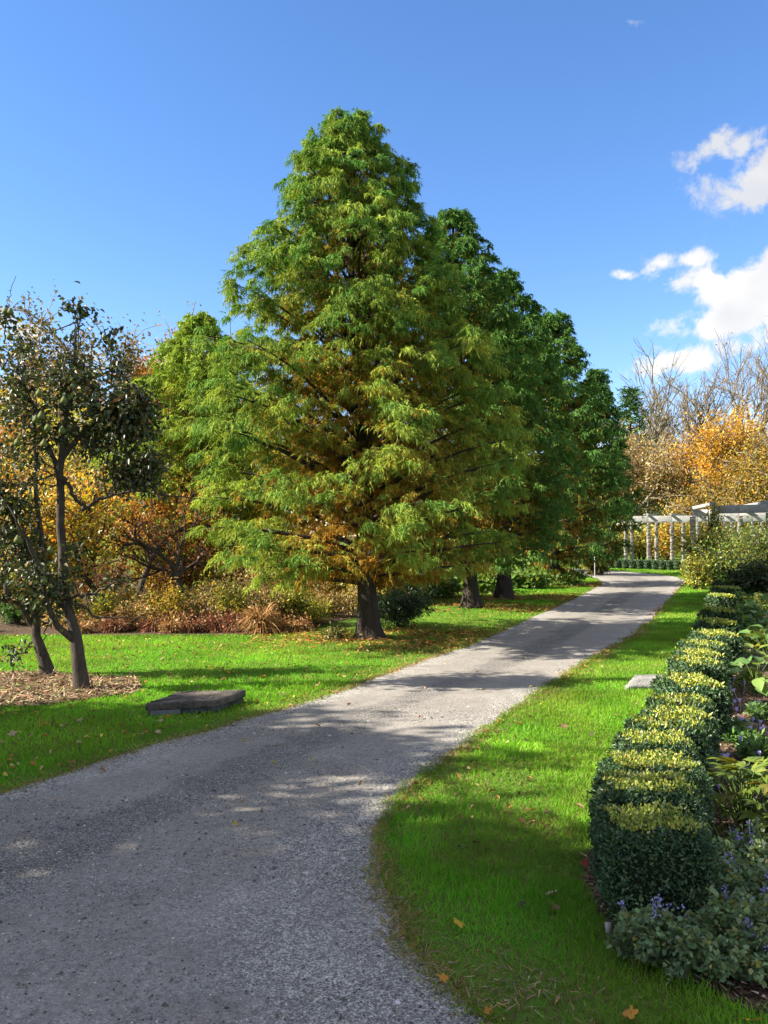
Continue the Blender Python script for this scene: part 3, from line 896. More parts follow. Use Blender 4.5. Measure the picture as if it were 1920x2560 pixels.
# --- orchard behind the lawn
spots = [(40, 15.2, 3.4, YEL, 'yellow-leaved orchard tree seen low through the pear trunks at the picture edge'),
         (150, 16.3, 3.9, YEL, 'yellow and orange orchard tree directly behind the two leaning pear trunks'),
         (262, 15.6, 3.3, YEL, 'bright yellow orchard tree between the pear trunks and the bushy cypress'),
         (335, 17.2, 3.2, ORG, 'orange-red orchard tree below the dark end of the pear crown'),
         (95, 21.0, 4.6, ORG, 'taller orange orchard tree rising behind the pear crown'),
         (230, 22.0, 4.6, YELGRN, 'tall olive-yellow orchard tree behind the pear crown top'),
         (10, 24.0, 5.2, YEL, 'tall golden orchard tree at the outer picture edge behind the pears')]
for k, (px, d, h, pal, lab) in enumerate(spots):
    p = A(px, 1400, d)
    tree('orchard_tree', lab, 'tree', (p[0], d, 0), h * .9, 60 + k, (5, 5, 4, 3), .72, .05, 3400, .08, pal, .075, .34, .10, ratio=.66, group='autumn orchard trees behind the lawn', asp=.7)
# a small dark bare-ish tree in the bed
p = A(462, 1500, 15.4)
tree('bed_tree', 'small dark forked tree with a few red leaves in the bed before the largest cypress', 'tree', (p[0], 15.4, 0), 2.5, 77, (4, 4, 4, 3), .6, .05, 650, .08, RUST, .07, .25, .06, ratio=.68)
# low bed plants along the lawn edge
rng = np.random.default_rng(5)


def dry_mound(label, loc, rad, H, seed, pal, n=1500):
    r = np.random.default_rng(seed)
    root = thing('dried_grass_mound', label, 'dried plant', loc, 0, 'collapsed dried mounds along the lawn edge')
    az = r.uniform(0, 6.28, n); s = r.uniform(0, 1, n) ** .5 * .45
    P = np.stack([np.cos(az) * s * rad, np.sin(az) * s * rad, r.uniform(0, .5, n) * H], 1)
    D = unit(np.stack([np.cos(az) * .8, np.sin(az) * .8, r.uniform(.3, 1.6, n)], 1) + r.normal(size=(n, 3)) * .3)
    V, F = ribbons(P, D, r.uniform(.5, 1.0, n) * (rad + H) * .62, .013 * r.uniform(.6, 1.3, n), r.uniform(.3, 1.0, n), 3, rng=r)
    Acc().add(V, F, palette(r, n, pal, .25)).obj('stalks', M_DRY, root)
    m = n // 3
    P2 = P[:m] + D[:m] * .3 * r.uniform(.3, 1, (m, 1))
    V, F = leaves4(P2, rnd_unit(r, m), rnd_unit(r, m), r.uniform(.03, .07, m), r.uniform(.015, .03, m))
    Acc().add(V, F, palette(r, m, pal, .3)).obj('leaves', M_DRY, root)
    return root


REDD = [((.24, .085, .05), 4), ((.32, .16, .09), 4), ((.42, .27, .16), 2), ((.13, .05, .03), 3)]
TANO = [((.42, .24, .10), 5), ((.34, .17, .06), 4), ((.5, .36, .19), 2), ((.2, .11, .05), 2)]
for k, (px, rad, h, pal, lab) in enumerate([
        (-70, .5, .4, TANO, 'tan dried mound at the lawn edge beyond the outer pear trunk'), (285, .36, .46, REDD, 'red dried mound, the first past the pear trunk along the lawn edge'),
        (385, .38, .44, REDD, 'red-brown dried mound with upright stems below the small dark tree'), (430, .3, .36, TANO, 'small tan dried mound under the small dark tree'),
        (480, .42, .36, REDD, 'wide red-brown collapsed mound in the middle of the lawn edge'), (548, .40, .34, REDD, 'rounded red-brown mound just before the tall tan one'),
        (650, .36, .62, TANO, 'tallest tan-orange dried mound, before the largest cypress'), (590, .3, .30, REDD, 'low red mound tucked beside the tall tan one'),
        (735, .50, .28, TANO, 'flat tan heap of dried stems nearest the largest cypress trunk'), (200, .4, .3, TANO, 'low tan mound behind the main pear trunk')]):
    p = A(px, 1580, 13.75 + (k % 3) * .12)
    dry_mound(lab, (p[0], p[1], 0), rad * .72, h * (.95 if 'tall' in lab else .58), 90 + k, pal, 900)
for k, (px, d, rad, h, pal, size, lab) in enumerate([
        (360, 14.9, .55, .40, [((.045, .13, .03), 5), ((.07, .17, .035), 3)], .07, 'dark green leafy clump behind the red mounds below the pear branch'),
        (590, 15.2, .75, .35, [((.04, .12, .03), 5), ((.06, .15, .03), 3)], .08, 'low dark green ground cover before the largest cypress'),
        (40, 15.0, .6, .5, [((.05, .13, .03), 5), ((.08, .16, .03), 3)], .07, 'green leafy clump seen below the outer pear trunk'),
        (530, 14.9, .7, .62, YELGRN, .10, 'yellow-green feathery clump beneath the largest cypress branches'),
        (430, 15.1, .5, .6, YELGRN, .10, 'yellow feathery clump beside the small dark tree'),
        (320, 14.6, .45, .75, YEL, .07, 'loose yellow perennial between the pear trunk and the small dark tree'),
        (710, 15.5, .6, .45, [((.05, .12, .03), 5), ((.09, .15, .03), 3)], .07, 'green clump close before the largest cypress trunk'),
        (620, 17.5, .9, 1.2, TAN, .07, 'pale straw-coloured shrub seen under the largest cypress branches'),
        (470, 18.2, 1.0, 1.5, RUST, .07, 'rust-red shrub behind the small dark tree'),
        (390, 18.6, .9, 1.3, YEL, .07, 'straw-yellow shrub behind the orchard trees'),
        (560, 17.9, .9, 1.0, YELGRN, .08, 'yellow-green shrub in the sun behind the low ground cover'),
        (700, 19.0, 1.2, 1.5, TAN, .07, 'tan shrub glimpsed behind the largest cypress trunk'),
        (800, 21.5, 1.4, 1.7, YELGRN, .08, 'sunny yellow-green shrub beyond the largest cypress'),
        (250, 18.0, 1.0, 1.4, RUST, .07, 'brown-red shrub far behind the main pear trunk'),
        (265, 14.2, .4, .7, YELGRN, .05, 'loose yellow-green stems standing behind the first red mound'),
        (345, 14.1, .4, .6, TAN, .05, 'pale straw stems between the red mounds below the pear branch'),
        (415, 14.25, .45, .85, YEL, .05, 'tall yellow leafy stems in front of the small dark tree'),
        (505, 14.3, .5, .75, TAN, .05, 'bleached stems behind the wide collapsed mound'),
        (575, 14.4, .45, .8, YELGRN, .06, 'upright yellow-green stems behind the rounded red mound'),
        (665, 14.5, .5, .8, TAN, .05, 'bleached upright stems beyond the tallest dried mound'),
        (745, 14.7, .5, .7, YELGRN, .06, 'yellow-green stems just behind the flat tan heap'),
        (170, 14.3, .5, .7, YEL, .05, 'yellow stems glimpsed between the two pear trunks'),
        (690, 14.6, .5, .4, TAN, .06, 'tan low plant just behind the tallest dried mound'),
        (760, 15.2, .6, .5, YELGRN, .08, 'yellow-green low plant before the largest cypress trunk on the orchard side'),
        (820, 16.4, .9, .7, TAN, .07, 'straw-coloured spreading plant just behind the largest cypress trunk'),
        (880, 18.0, 1.1, .8, YELGRN, .08, 'sunny yellow-green plant close behind the largest cypress trunk'),
        (960, 20.5, 1.2, .9, [((.12, .22, .05), 5), ((.22, .28, .06), 3)], .1, 'light green leafy plant on the drive side behind the largest cypress'),
        (640, 16.3, .8, .6, TAN, .07, 'low straw heap behind the ground cover'),
        (540, 16.6, .8, .8, TAN, .07, 'bleached straw shrub behind the feathery clump'),
        (740, 17.2, .9, .8, RUST, .07, 'rusty low shrub in the bed behind the largest cypress'),
        (880, 24.0, 1.4, 1.6, YELGRN, .1, 'yellow-green bush far behind the largest cypress trunk'),
        (720, 25.0, 1.6, 1.9, TAN, .1, 'pale tan bush far behind the largest cypress'),
        (600, 24.0, 1.6, 2.0, YELGRN, .1, 'yellow-green bush far behind the pale tan one'),
        (480, 23.0, 1.4, 1.8, RUST, .09, 'russet bush far behind the small dark tree'),
        (1000, 28.0, 1.5, 1.7, YELGRN, .12, 'yellow-green bush far behind the second row trunk'),
        (420, 15.9, .5, .5, RUST, .06, 'red-leaved low plant at the foot of the small dark tree'),
        (240, 15.2, .5, .45, TAN, .06, 'tan low plant just past the main pear trunk'),
        (100, 18.4, 1.1, 1.4, YELGRN, .08, 'yellow-green shrub far behind the pear trunks'),
        (-30, 17.4, 1.1, 1.4, YELGRN, .08, 'olive shrub at the outer picture edge behind the pears')]):
    p = A(px, 1580, d)
    shrub('garden_shrub' if h > .9 else 'garden_plant', lab, 'shrub' if h > .9 else 'plant', (p[0], d, 0), h, rad, 120 + k, int(1600 + 1200 * rad * h), size, pal, 10, group='plants in the bed behind the lawn')
p = A(1000, 1560, 14.6)
shrub('evergreen_shrub', 'dark low evergreen shrub just behind the largest cypress trunk', 'shrub', (p[0], 14.6, 0), .75, .75, 150, 5000, .09, DKG, 14, M_DARKLEAF, asp=.25)
p = A(845, 1590, 12.75)
shrub('garden_plant', 'tiny dark leafy sprout at the foot of the largest cypress trunk', 'plant', (p[0], 12.75, 0), .25, .3, 151, 400, .06, OLIVE, 6, M_DARKLEAF)
# sunlit big-leaved ground cover under the row
for k, (px, d, lab) in enumerate([(1090, 21.5, 'light green leafy plant between the first two row trunks'), (1215, 23.5, 'light green leafy plant between the second and third row trunks'),
                                  (1130, 25.0, 'pale leafy plant behind the second row trunk'), (1320, 25.5, 'light green leafy plant past the broad flared trunk'), (1345, 28.5, 'leafy plant just before the thin fourth trunk'),
                                  (1395, 27.2, 'dark leafy tuft at the foot of the thin fourth trunk'), (1050, 24.0, 'pale green plant seen left of the second trunk through hanging sprays'), (1270, 28.5, 'pale yellow plant behind the broad flared trunk')]):
    p = A(px, 1500, d)
    shrub('ground_cover_plant', lab, 'plant', (p[0], d, 0), .62 if k < 5 else .5, .9, 160 + k, 1500, .17, [((.12, .22, .04), 5), ((.2, .27, .06), 3), ((.08, .15, .03), 3)], 9, group='leafy plants under the cypress row', asp=.65)

# --- far background, orchard side
tree('maple_tree', 'tall orange-leaved tree at the skyline between the pear crown and the bushy cypress', 'tree', (A(365, 1300, 38)[0], 38, 0), 11.6, 201, (5, 5, 5, 4), .62, .05, 11000, .20, ORG, .2, .3, .28, M_PALEBARK)
tree('broadleaf_tree', 'dark green rounded tree behind the end of the pear crown', 'tree', (A(290, 1300, 27)[0], 27, 0), 6.0, 202, (6, 5, 5, 4), .75, .03, 12000, .14, DKG, .16, .28, .22, leaf=M_DARKLEAF)
for k, (px, d, h, pal, lab) in enumerate([(215, 36, 9.4, OLIVE, 'olive-green tree at the skyline above the pear crown'), (90, 40, 10.8, ORG, 'copper-orange tree at the skyline behind the pear shoots'),
                                          (-40, 38, 10.5, YEL, 'golden tree at the skyline at the outer picture edge'), (480, 42, 10.0, OLIVE, 'olive tree showing past the bushy cypress top'),
                                          (640, 45, 9.5, TAN, 'tan tree hidden mostly behind the largest cypress'), (160, 30, 6.6, YELGRN, 'yellow-green tree in the gap behind the pear crown'),
                                          (20, 28, 6.2, ORG, 'orange tree behind the golden orchard trees at the edge'), (420, 31, 5.6, YELGRN, 'yellow-green tree behind the bushy cypress flank'),
                                          (800, 34, 6.0, YELGRN, 'yellow-green tree behind the first row trunk'), (1010, 38, 6.5, TAN, 'tan tree behind the second row trunk'), (1230, 46, 7., YELGRN, 'yellow-green tree glimpsed behind the row trunks')]):
    tree('broadleaf_tree', lab, 'tree', (A(px, 1300, d)[0], d, 0), h * ((1.24 if px > 200 else 1.04) if d > 33 and px < 700 else 1.05), 210 + k, (5, 5, 4, 4), .74, .02, 7000, .19 if d > 33 else .14, pal, .18, .28, .26, M_PALEBARK, group='autumn trees behind the orchard')

# --- the far-off wood that closes the view all round
rng = np.random.default_rng(212)
n = 30000
aa = rng.uniform(R(-75), R(60), n)
rad = rng.uniform(0, 1, n) * 14 + 100
hh = 8.5 + 3.5 * (vnoise(np.c_[aa * 20, rad * .02], 1.0, 3) + .5 * vnoise(np.c_[aa * 60, rad * .02], 1.0, 6))
P = np.stack([np.sin(aa) * rad, np.cos(aa) * rad, hh * rng.uniform(0, 1, n) ** .8], 1)
V, F = leaves4(P, rnd_unit(rng, n), rnd_unit(rng, n), rng.uniform(.5, 1.1, n), rng.uniform(.4, .8, n))
pick = vnoise(np.c_[aa * 45, rad * .02], 1.0, 9)[:, None]
C = np.where(pick < .4, palette(rng, n, OLIVE), np.where(pick < .7, palette(rng, n, TAN), palette(rng, n, ORG) * .8))
tag(Acc().add(V, F, C).obj('far_woods', M_LEAF), kind='stuff')

# --- far background, pergola side
tree('beech_tree', 'broad tan-leaved tree directly behind the far pergola posts', 'tree', (A(1640, 1300, 62)[0], 62, 0), 10.8, 231, (7, 6, 5, 4), .8, .02, 12000, .20, TAN, .25, .18, .38, M_PALEBARK)
tree('beech_tree', 'second tan tree, lower, between the far pergola and the orange maple', 'tree', (A(1735, 1300, 60)[0], 60, 0), 7.6, 232, (7, 6, 5, 4), .8, .02, 11000, .19, TAN, .25, .18, .36, M_PALEBARK)
tree('beech_tree', 'tan and olive tree partly hidden by the last cypress of the row', 'tree', (A(1540, 1300, 60)[0], 60, 0), 9.8, 233, (7, 6, 5, 4), .8, .02, 11000, .2, TAN, .25, .18, .36, M_PALEBARK)
tree('maple_tree', 'bright orange maple rising beside the bare trees above the pergola', 'tree', (A(1800, 1300, 57)[0], 57, 0), 10.6, 234, (7, 6, 5, 4), .62, .04, 15000, .20, [((.55, .31, .035), 6), ((.60, .39, .06), 5), ((.40, .21, .03), 2.5)], .25, .2, .40, M_PALEBARK)
tree('broadleaf_tree', 'dark olive-brown tree at the picture edge behind the orange maple', 'tree', (A(1905, 1300, 76)[0], 76, 0), 14.2, 235, (6, 6, 5, 4), .75, .03, 12000, .26, OLIVE, .3, .22, .40, M_PALEBARK)
tree('broadleaf_tree', 'yellow-gold tree at the picture edge above the near pergola beam', 'tree', (A(1895, 1300, 52)[0], 52, 0), 8.6, 236, (7, 6, 5, 4), .8, .02, 13000, .17, [((.42, .30, .04), 5), ((.28, .25, .04), 4), ((.36, .2, .04), 3)], .25, .16, .34, M_PALEBARK)
tree('broadleaf_tree', 'yellow-brown tree below the orange maple, just above the pergola beam', 'tree', (A(1830, 1300, 52)[0], 52, 0), 5.6, 237, (7, 6, 5, 4), .8, .02, 11000, .17, [((.36, .25, .05), 5), ((.2, .2, .04), 4), ((.36, .18, .04), 3)], .25, .16, .34, M_PALEBARK)
for k, (px, d, h, lab) in enumerate([(1665, 86, 21.5, 'bare grey tree with a forked trunk left of the orange maple'), (1790, 92, 20.0, 'slender bare tree just behind the orange maple'),
                                     (1850, 95, 27.5, 'tallest bare tree with spreading fan-shaped branches beside the cloud'), (1925, 90, 25.0, 'bare tree leaving the frame beside the tallest bare tree'), (1735, 96, 20.5, 'bare tree with curving limbs between the forked one and the maple')]):
    tree('bare_tree', lab, 'tree', (A(px, 1300, d)[0], d, 0), h, 250 + k, (4, 4, 4, 4, 4), .46, .035, 500, .3, TAN, .36, .34, .3, M_PALEBARK, ratio=.70, group='leafless trees on the skyline', wob=.12)


def conifer(label, loc, H, seed):
    rng = np.random.default_rng(seed)
    root = thing('pine_tree', label, 'tree', loc)
    Acc().add(*tubes(np.array([[[0, 0, 0], [0, 0, H * .5], [0, 0, H]]]), np.array([[.3, .18, .03]]), 7)).obj('trunk', M_CYPBARK, root)
    L, Rr, P, D = [], [], [], []
    for i in range(70):
        z = H * (.25 + .74 * i / 70); az = i * 2.4
        ln = (1 - z / H) * H * .24 * rng.uniform(.7, 1.2) + .4
        o = np.array([math.cos(az), math.sin(az), .25])
        pl = qbez([0, 0, z], np.array([0, 0, z]) + o * ln * .5, np.array([0, 0, z]) + o * ln, 4)
        L.append(pl); Rr.append([.05, .04, .03, .01])
        for _ in range(50):
            t = rng.uniform(.3, 1)
            P.append(np.array([0, 0, z]) + o * ln * t + rng.normal(size=3) * .25 * np.array([1, 1, .5])); D.append(o + rng.normal(size=3) * .7)
    Acc().add(*tubes(np.array(L), np.array(Rr), 4)).obj('limbs', M_CYPBARK, root)
    P, D = np.array(P), unit(np.array(D))
    V, F = ribbons(P, D, .55, .09, .2, 2, rng=rng)
    Acc().add(V, F, palette(rng, len(P), [((.04, .10, .02), 4), ((.10, .17, .03), 3), ((.03, .06, .02), 3)])).obj('crown', M_CYP, root)


conifer('green pine top rising behind the tan trees beside the last cypress', (A(1578, 1300, 74)[0], 74, 0), 15.0, 270)
# shrubs behind the pergola posts
for k, (px, d, h, pal, lab) in enumerate([(1530, 50, 2.6, YELGRN, 'yellow-green shrub behind the first far pergola posts'), (1600, 51, 2.7, YELGRN, 'light green shrub between the second pair of far pergola posts'),
                                          (1665, 50, 2.8, YEL, 'yellow shrub between the middle far pergola posts'), (1730, 51, 2.6, YELGRN, 'yellow-green shrub beside the steps of the far pergola'),
                                          (1850, 50, 2.5, YELGRN, 'pale yellow shrub seen beneath the near pergola beam'), (1640, 56, 3.4, DKG, 'dark green rounded shrub top above the far pergola beam'), (1910, 52, 2.8, YELGRN, 'yellow-green shrub at the picture edge behind the near pergola')]):
    shrub('flowering_shrub', lab, 'shrub', (A(px, 1380, d)[0], d, 0), h, 1.7, 280 + k, 3200, .19, pal, 12, group='shrubs behind the pergola')

# ------------------------------------------------------------------ pear trees
M_PEARFRUIT = plain_mat('pear_skin', (.12, .14, .04), .7, .15, 30., .05, .15)


def pear_mesh():
    prof = [(0, -.045), (.018, -.044), (.034, -.034), (.040, -.018), (.036, 0), (.026, .018), (.017, .032), (.012, .042), (.004, .047), (0, .048)]
    a = np.arange(10) * 2 * math.pi / 10
    V = np.concatenate([np.stack([r * np.cos(a), r * np.sin(a), np.full(10, z)], 1) for r, z in prof])
    i, j = np.meshgrid(np.arange(len(prof) - 1), np.arange(10), indexing='ij')
    F = np.stack([i * 10 + j, i * 10 + (j + 1) % 10, (i + 1) * 10 + (j + 1) % 10, (i + 1) * 10 + j], -1).reshape(-1, 4)
    return Acc().add(V, [F]).mesh('pear', M_PEARFRUIT, True)


PEARME = pear_mesh()
STALK = Acc().add(*tubes(np.array([[[0, 0, .044], [.003, 0, .062], [.009, 0, .082]]]), np.array([[.0022, .0018, .0022]]), 5), (.1, .07, .04)).mesh('stalk', M_BARK)


def pear_tree(label, base, d, limbs, lobes, fruit, seed, nleaf=1.0, pal=PEAR, group='old leaning pear trees', dens=1.3):
    """limbs: lists of (px,py,dy,radius) at distance d; lobes: (px,py,rx,ry,dy,leaves)"""
    rng = np.random.default_rng(seed)
    base = np.asarray(base, float)
    root = thing('pear_tree', label, 'tree', base, 0, group)
    W3 = lambda px, py, dy: A(px, py, d + dy) - base
    nodes = []
    first = True
    acc = Acc()
    for L in limbs:
        p = np.array([np.r_[W3(a, b, c), r] for a, b, c, r in L])
        if first: p[0, 2] = -.02
        q = resample(p, 14)
        q[1:-1, :3] += rng.normal(size=(12, 3)) * .012
        if first:
            q[0, 3] *= 1.35; q[1, 3] *= 1.1
            Acc().add(*tubes(q[None, :, :3], q[None, :, 3], 12)).obj('trunk', M_BARK, root, smooth=True)
        else:
            acc.add(*tubes(q[None, :, :3], q[None, :, 3], 7))
        first = False
        nodes.append(q[3:, :3])
    nodes = np.concatenate(nodes)
    tw, twr, LP, LD = [], [], [], []
    for (px, py, rx, ry, dy, nl) in lobes:
        c = W3(px, py, dy); sx = rx * d / FPX; sz = ry * d / FPX
        nt_ = max(4, int(nl * dens / 14))
        e = rnd_unit(rng, nt_) * rng.uniform(.2, 1, (nt_, 1)) ** .5 * np.array([sx, sx * 1.1, sz]) + c
        for q in e:
            k = np.argmin(np.linalg.norm(nodes - (q * .6 + c * .4), axis=1) + rng.uniform(0, .25, len(nodes)))
            a = nodes[k]
            mid = (a + q) / 2 + rng.normal(size=3) * .08 + np.array([0, 0, .06])
            pl = qbez(a, mid, q, 6)
            tw.append(pl); twr.append(np.linspace(.009, .0028, 6))
            m = int(15 * nleaf) + 1
            s = rng.uniform(.45, 1.02, m) * 5; i = np.minimum(s.astype(int), 4); f = (s - i)[:, None]
            pp = pl[i] * (1 - f) + pl[i + 1] * f + rng.normal(size=(m, 3)) * .05
            LP.append(pp); LD.append(unit(rng.normal(size=(m, 3)) * .8 + unit(q - a) * .4 + np.array([0, 0, -.35])))
    acc.add(*tubes(np.array(tw), np.array(twr), 4))
    acc.obj('limbs', M_BARK, root)
    P, D = np.concatenate(LP), np.concatenate(LD)
    n = len(P)
    N = unit(rng.normal(size=(n, 3)) * .6 + np.array([0, 0, .9]))
    L = rng.uniform(.045, .076, n)
    V, F = leaves6(P, D, N, L, L * .58, .22, .2)
    Acc().add(V, F, palette(rng, n, pal, .2)).obj('crown', M_DARKLEAF, root)
    for (px, py, dy) in fruit:
        o = link('pear', PEARME, root, W3(px, py, dy), rng.uniform(0, 6))
        o.scale = (.9,) * 3
        link('stalk', STALK, o)
    return root


b1 = G(203, 1724); d1 = b1[1]
pear_tree('pear tree with the thicker leaning trunk, the nearer of the two on the mulch', b1, d1,
          [[(205, 1724, 0, .068), (195, 1610, 0, .062), (178, 1540, 0, .055), (160, 1470, .05, .048), (152, 1330, .1, .045), (150, 1180, .1, .038), (160, 1050, .05, .03), (185, 930, 0, .018), (190, 830, 0, .008)],
           [(185, 1600, -.02, .04), (135, 1560, -.1, .034), (112, 1480, -.2, .028), (80, 1380, -.3, .02), (40, 1300, -.4, .012)],
           [(172, 1520, 0, .022), (182, 1490, -.05, .018), (235, 1488, -.15, .014), (275, 1460, -.25, .008)],
           [(182, 1510, 0, .016), (215, 1520, .1, .013), (250, 1548, .2, .011), (365, 1545, .3, .005)],
           [(205, 1275, .05, .020), (250, 1245, .0, .019), (340, 1222, -.15, .014), (420, 1240, -.2, .007), (520, 1250, -.2, .003)],
           [(152, 1190, .1, .022), (200, 1260, .06, .02), (215, 1268, .06, .02)],
           [(152, 1150, .1, .03), (230, 1060, 0, .022), (310, 1000, -.1, .014), (370, 960, -.15, .006)],
           [(152, 1200, .1, .028), (110, 1080, .1, .022), (60, 960, .1, .014), (20, 880, .1, .008)],
           [(190, 850, 0, .010), (192, 800, 0, .006), (180, 762, 0, .003)],
           [(192, 830, 0, .008), (205, 790, 0, .005), (208, 775, 0, .002)],
           [(278, 960, 0, .008), (277, 880, 0, .005), (273, 835, 0, .002)],
           [(10, 860, .1, .008), (14, 780, .1, .005), (40, 690, .1, .0025)],
           [(12, 800, .1, .005), (40, 760, .1, .003), (72, 745, .1, .002)]],
          [(110, 960, 150, 85, .1, 420), (230, 985, 110, 75, 0, 520), (320, 1040, 80, 90, -.1, 800), (362, 1120, 58, 95, -.1, 700), (310, 1150, 65, 65, 0, 380), (200, 1090, 90, 60, .2, 260),
           (60, 1060, 90, 70, 0, 260), (290, 910, 45, 40, 0, 70), (192, 800, 16, 45, 0, 40), (203, 785, 14, 25, 0, 22), (276, 850, 8, 18, 0, 10), (15, 800, 25, 60, .1, 40), (100, 870, 90, 40, .1, 110),
           (380, 1230, 60, 30, -.1, 50), (100, 1450, 60, 45, -.2, 200), (300, 1480, 90, 60, .1, 40), (130, 1500, 55, 50, -.1, 180), (170, 1410, 45, 60, 0, 110), (20, 1180, 70, 60, -.1, 160)],
          [(98, 982, -.5), (160, 1000, -.4), (103, 1038, -.5), (120, 1068, -.5), (90, 1048, -.45), (110, 1108, -.5), (14, 777, 0), (26, 779, 0), (24, 841, 0), (156, 1075, -.3), (44, 1105, -.4), (126, 1375, -.3), (44, 1348, -.4), (110, 1450, -.3)], 300)
b2 = G(120, 1686); d2 = b2[1]
pear_tree('pear tree with the thinner dark trunk, farther back on the mulch at the picture edge', b2, d2,
          [[(122, 1686, 0, .066), (105, 1620, 0, .058), (84, 1560, 0, .05), (95, 1500, 0, .044), (118, 1440, 0, .036), (95, 1300, .1, .03), (88, 1150, .1, .02), (90, 1000, .1, .01)],
           [(85, 1565, 0, .04), (50, 1510, -.1, .034), (15, 1500, -.2, .028), (-60, 1490, -.3, .02)],
           [(84, 1600, 0, .014), (60, 1630, -.05, .008), (10, 1645, -.1, .005)],
           [(110, 1450, 0, .03), (60, 1350, -.1, .02), (10, 1260, -.2, .012), (-40, 1180, -.2, .006)],
           [(105, 1630, 0, .009), (112, 1590, 0, .006), (122, 1560, 0, .003)]],
          [(40, 1330, 90, 90, -.3, 420), (60, 1420, 70, 60, -.2, 380), (110, 1500, 55, 50, -.2, 230), (15, 1240, 60, 60, -.2, 260), (-60, 1250, 90, 110, -.2, 300), (-50, 1100, 90, 90, 0, 200), (-60, 1420, 90, 70, -.2, 220),
           (45, 1640, 40, 20, -.1, 12)],
          [(125, 1375, -.5), (50, 1350, -.5), (100, 1458, -.5)], 301)

FT = ['next to the pear trees', 'second from the pear trees', 'third from the pear trees', 'shorter one in the second row', 'tallest one in the second row']
# taller fruit trees farther up the lawn, beyond the frame: they shade the drive
proto = []
for k, (x, y, h) in enumerate([(-8.2, 4.3, 6.6), (-7.2, 1.7, 6.9), (-8.6, -.6, 7.0), (-11.6, 3.4, 8.2), (-11.2, .6, 8.4)]):
    lab = f'tall fruit tree beyond the frame, {FT[k]}'
    if k < 2:
        t_ = tree('fruit_tree', lab, 'tree', (x, y, 0), 7.0, 320 + k, (6, 5, 4, 4), .72, .05, 15000, .19, PEAR, .17, .3, .22, leaf=M_DARKLEAF, group='fruit trees beyond the frame')
        proto.append(t_)
    else:
        t_ = copy_tree(proto[k % 2])
        t_['label'] = lab
    t_.location = (x, y, 0); t_.rotation_euler.z = k * 1.3; t_.scale = (h / 7.0,) * 3

# ------------------------------------------------------------------ clipped box cubes
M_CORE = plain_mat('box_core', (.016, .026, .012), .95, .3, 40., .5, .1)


def cube_surface(rng, n, top_only=False, hx=.23, hz=.42, rnd=.07):
    """points and outward normals on a rounded clipped cube (base at z=0)"""
    P = rng.uniform(-1, 1, (n, 3))
    ax = rng.choice(5, n, p=[.19, .19, .19, .19, .24]) if not top_only else np.full(n, 4)
    Nn = np.zeros((n, 3))
    for k, (a, s) in enumerate([(0, 1), (0, -1), (1, 1), (1, -1), (2, 1)]):
        m = ax == k
        P[m, a] = s; Nn[m, a] = s
    Q = P * np.array([hx, hx, hz / 2])
    inner = np.clip(Q, -np.array([hx, hx, hz / 2]) + rnd, np.array([hx, hx, hz / 2]) - rnd)
    dlt = Q - inner
    ln = np.linalg.norm(dlt, axis=1, keepdims=True)
    Nn = unit(np.where(ln > 1e-6, dlt, Nn)); Q = inner + Nn * rnd
    Q[:, 2] += hz / 2
    Q[:, :2] *= (1 - .16 * np.clip((.14 - Q[:, 2:3]) / .14, 0, 1) + .05 * np.sin(Q[:, 2:3] / hz * 3.1))
    return Q, Nn


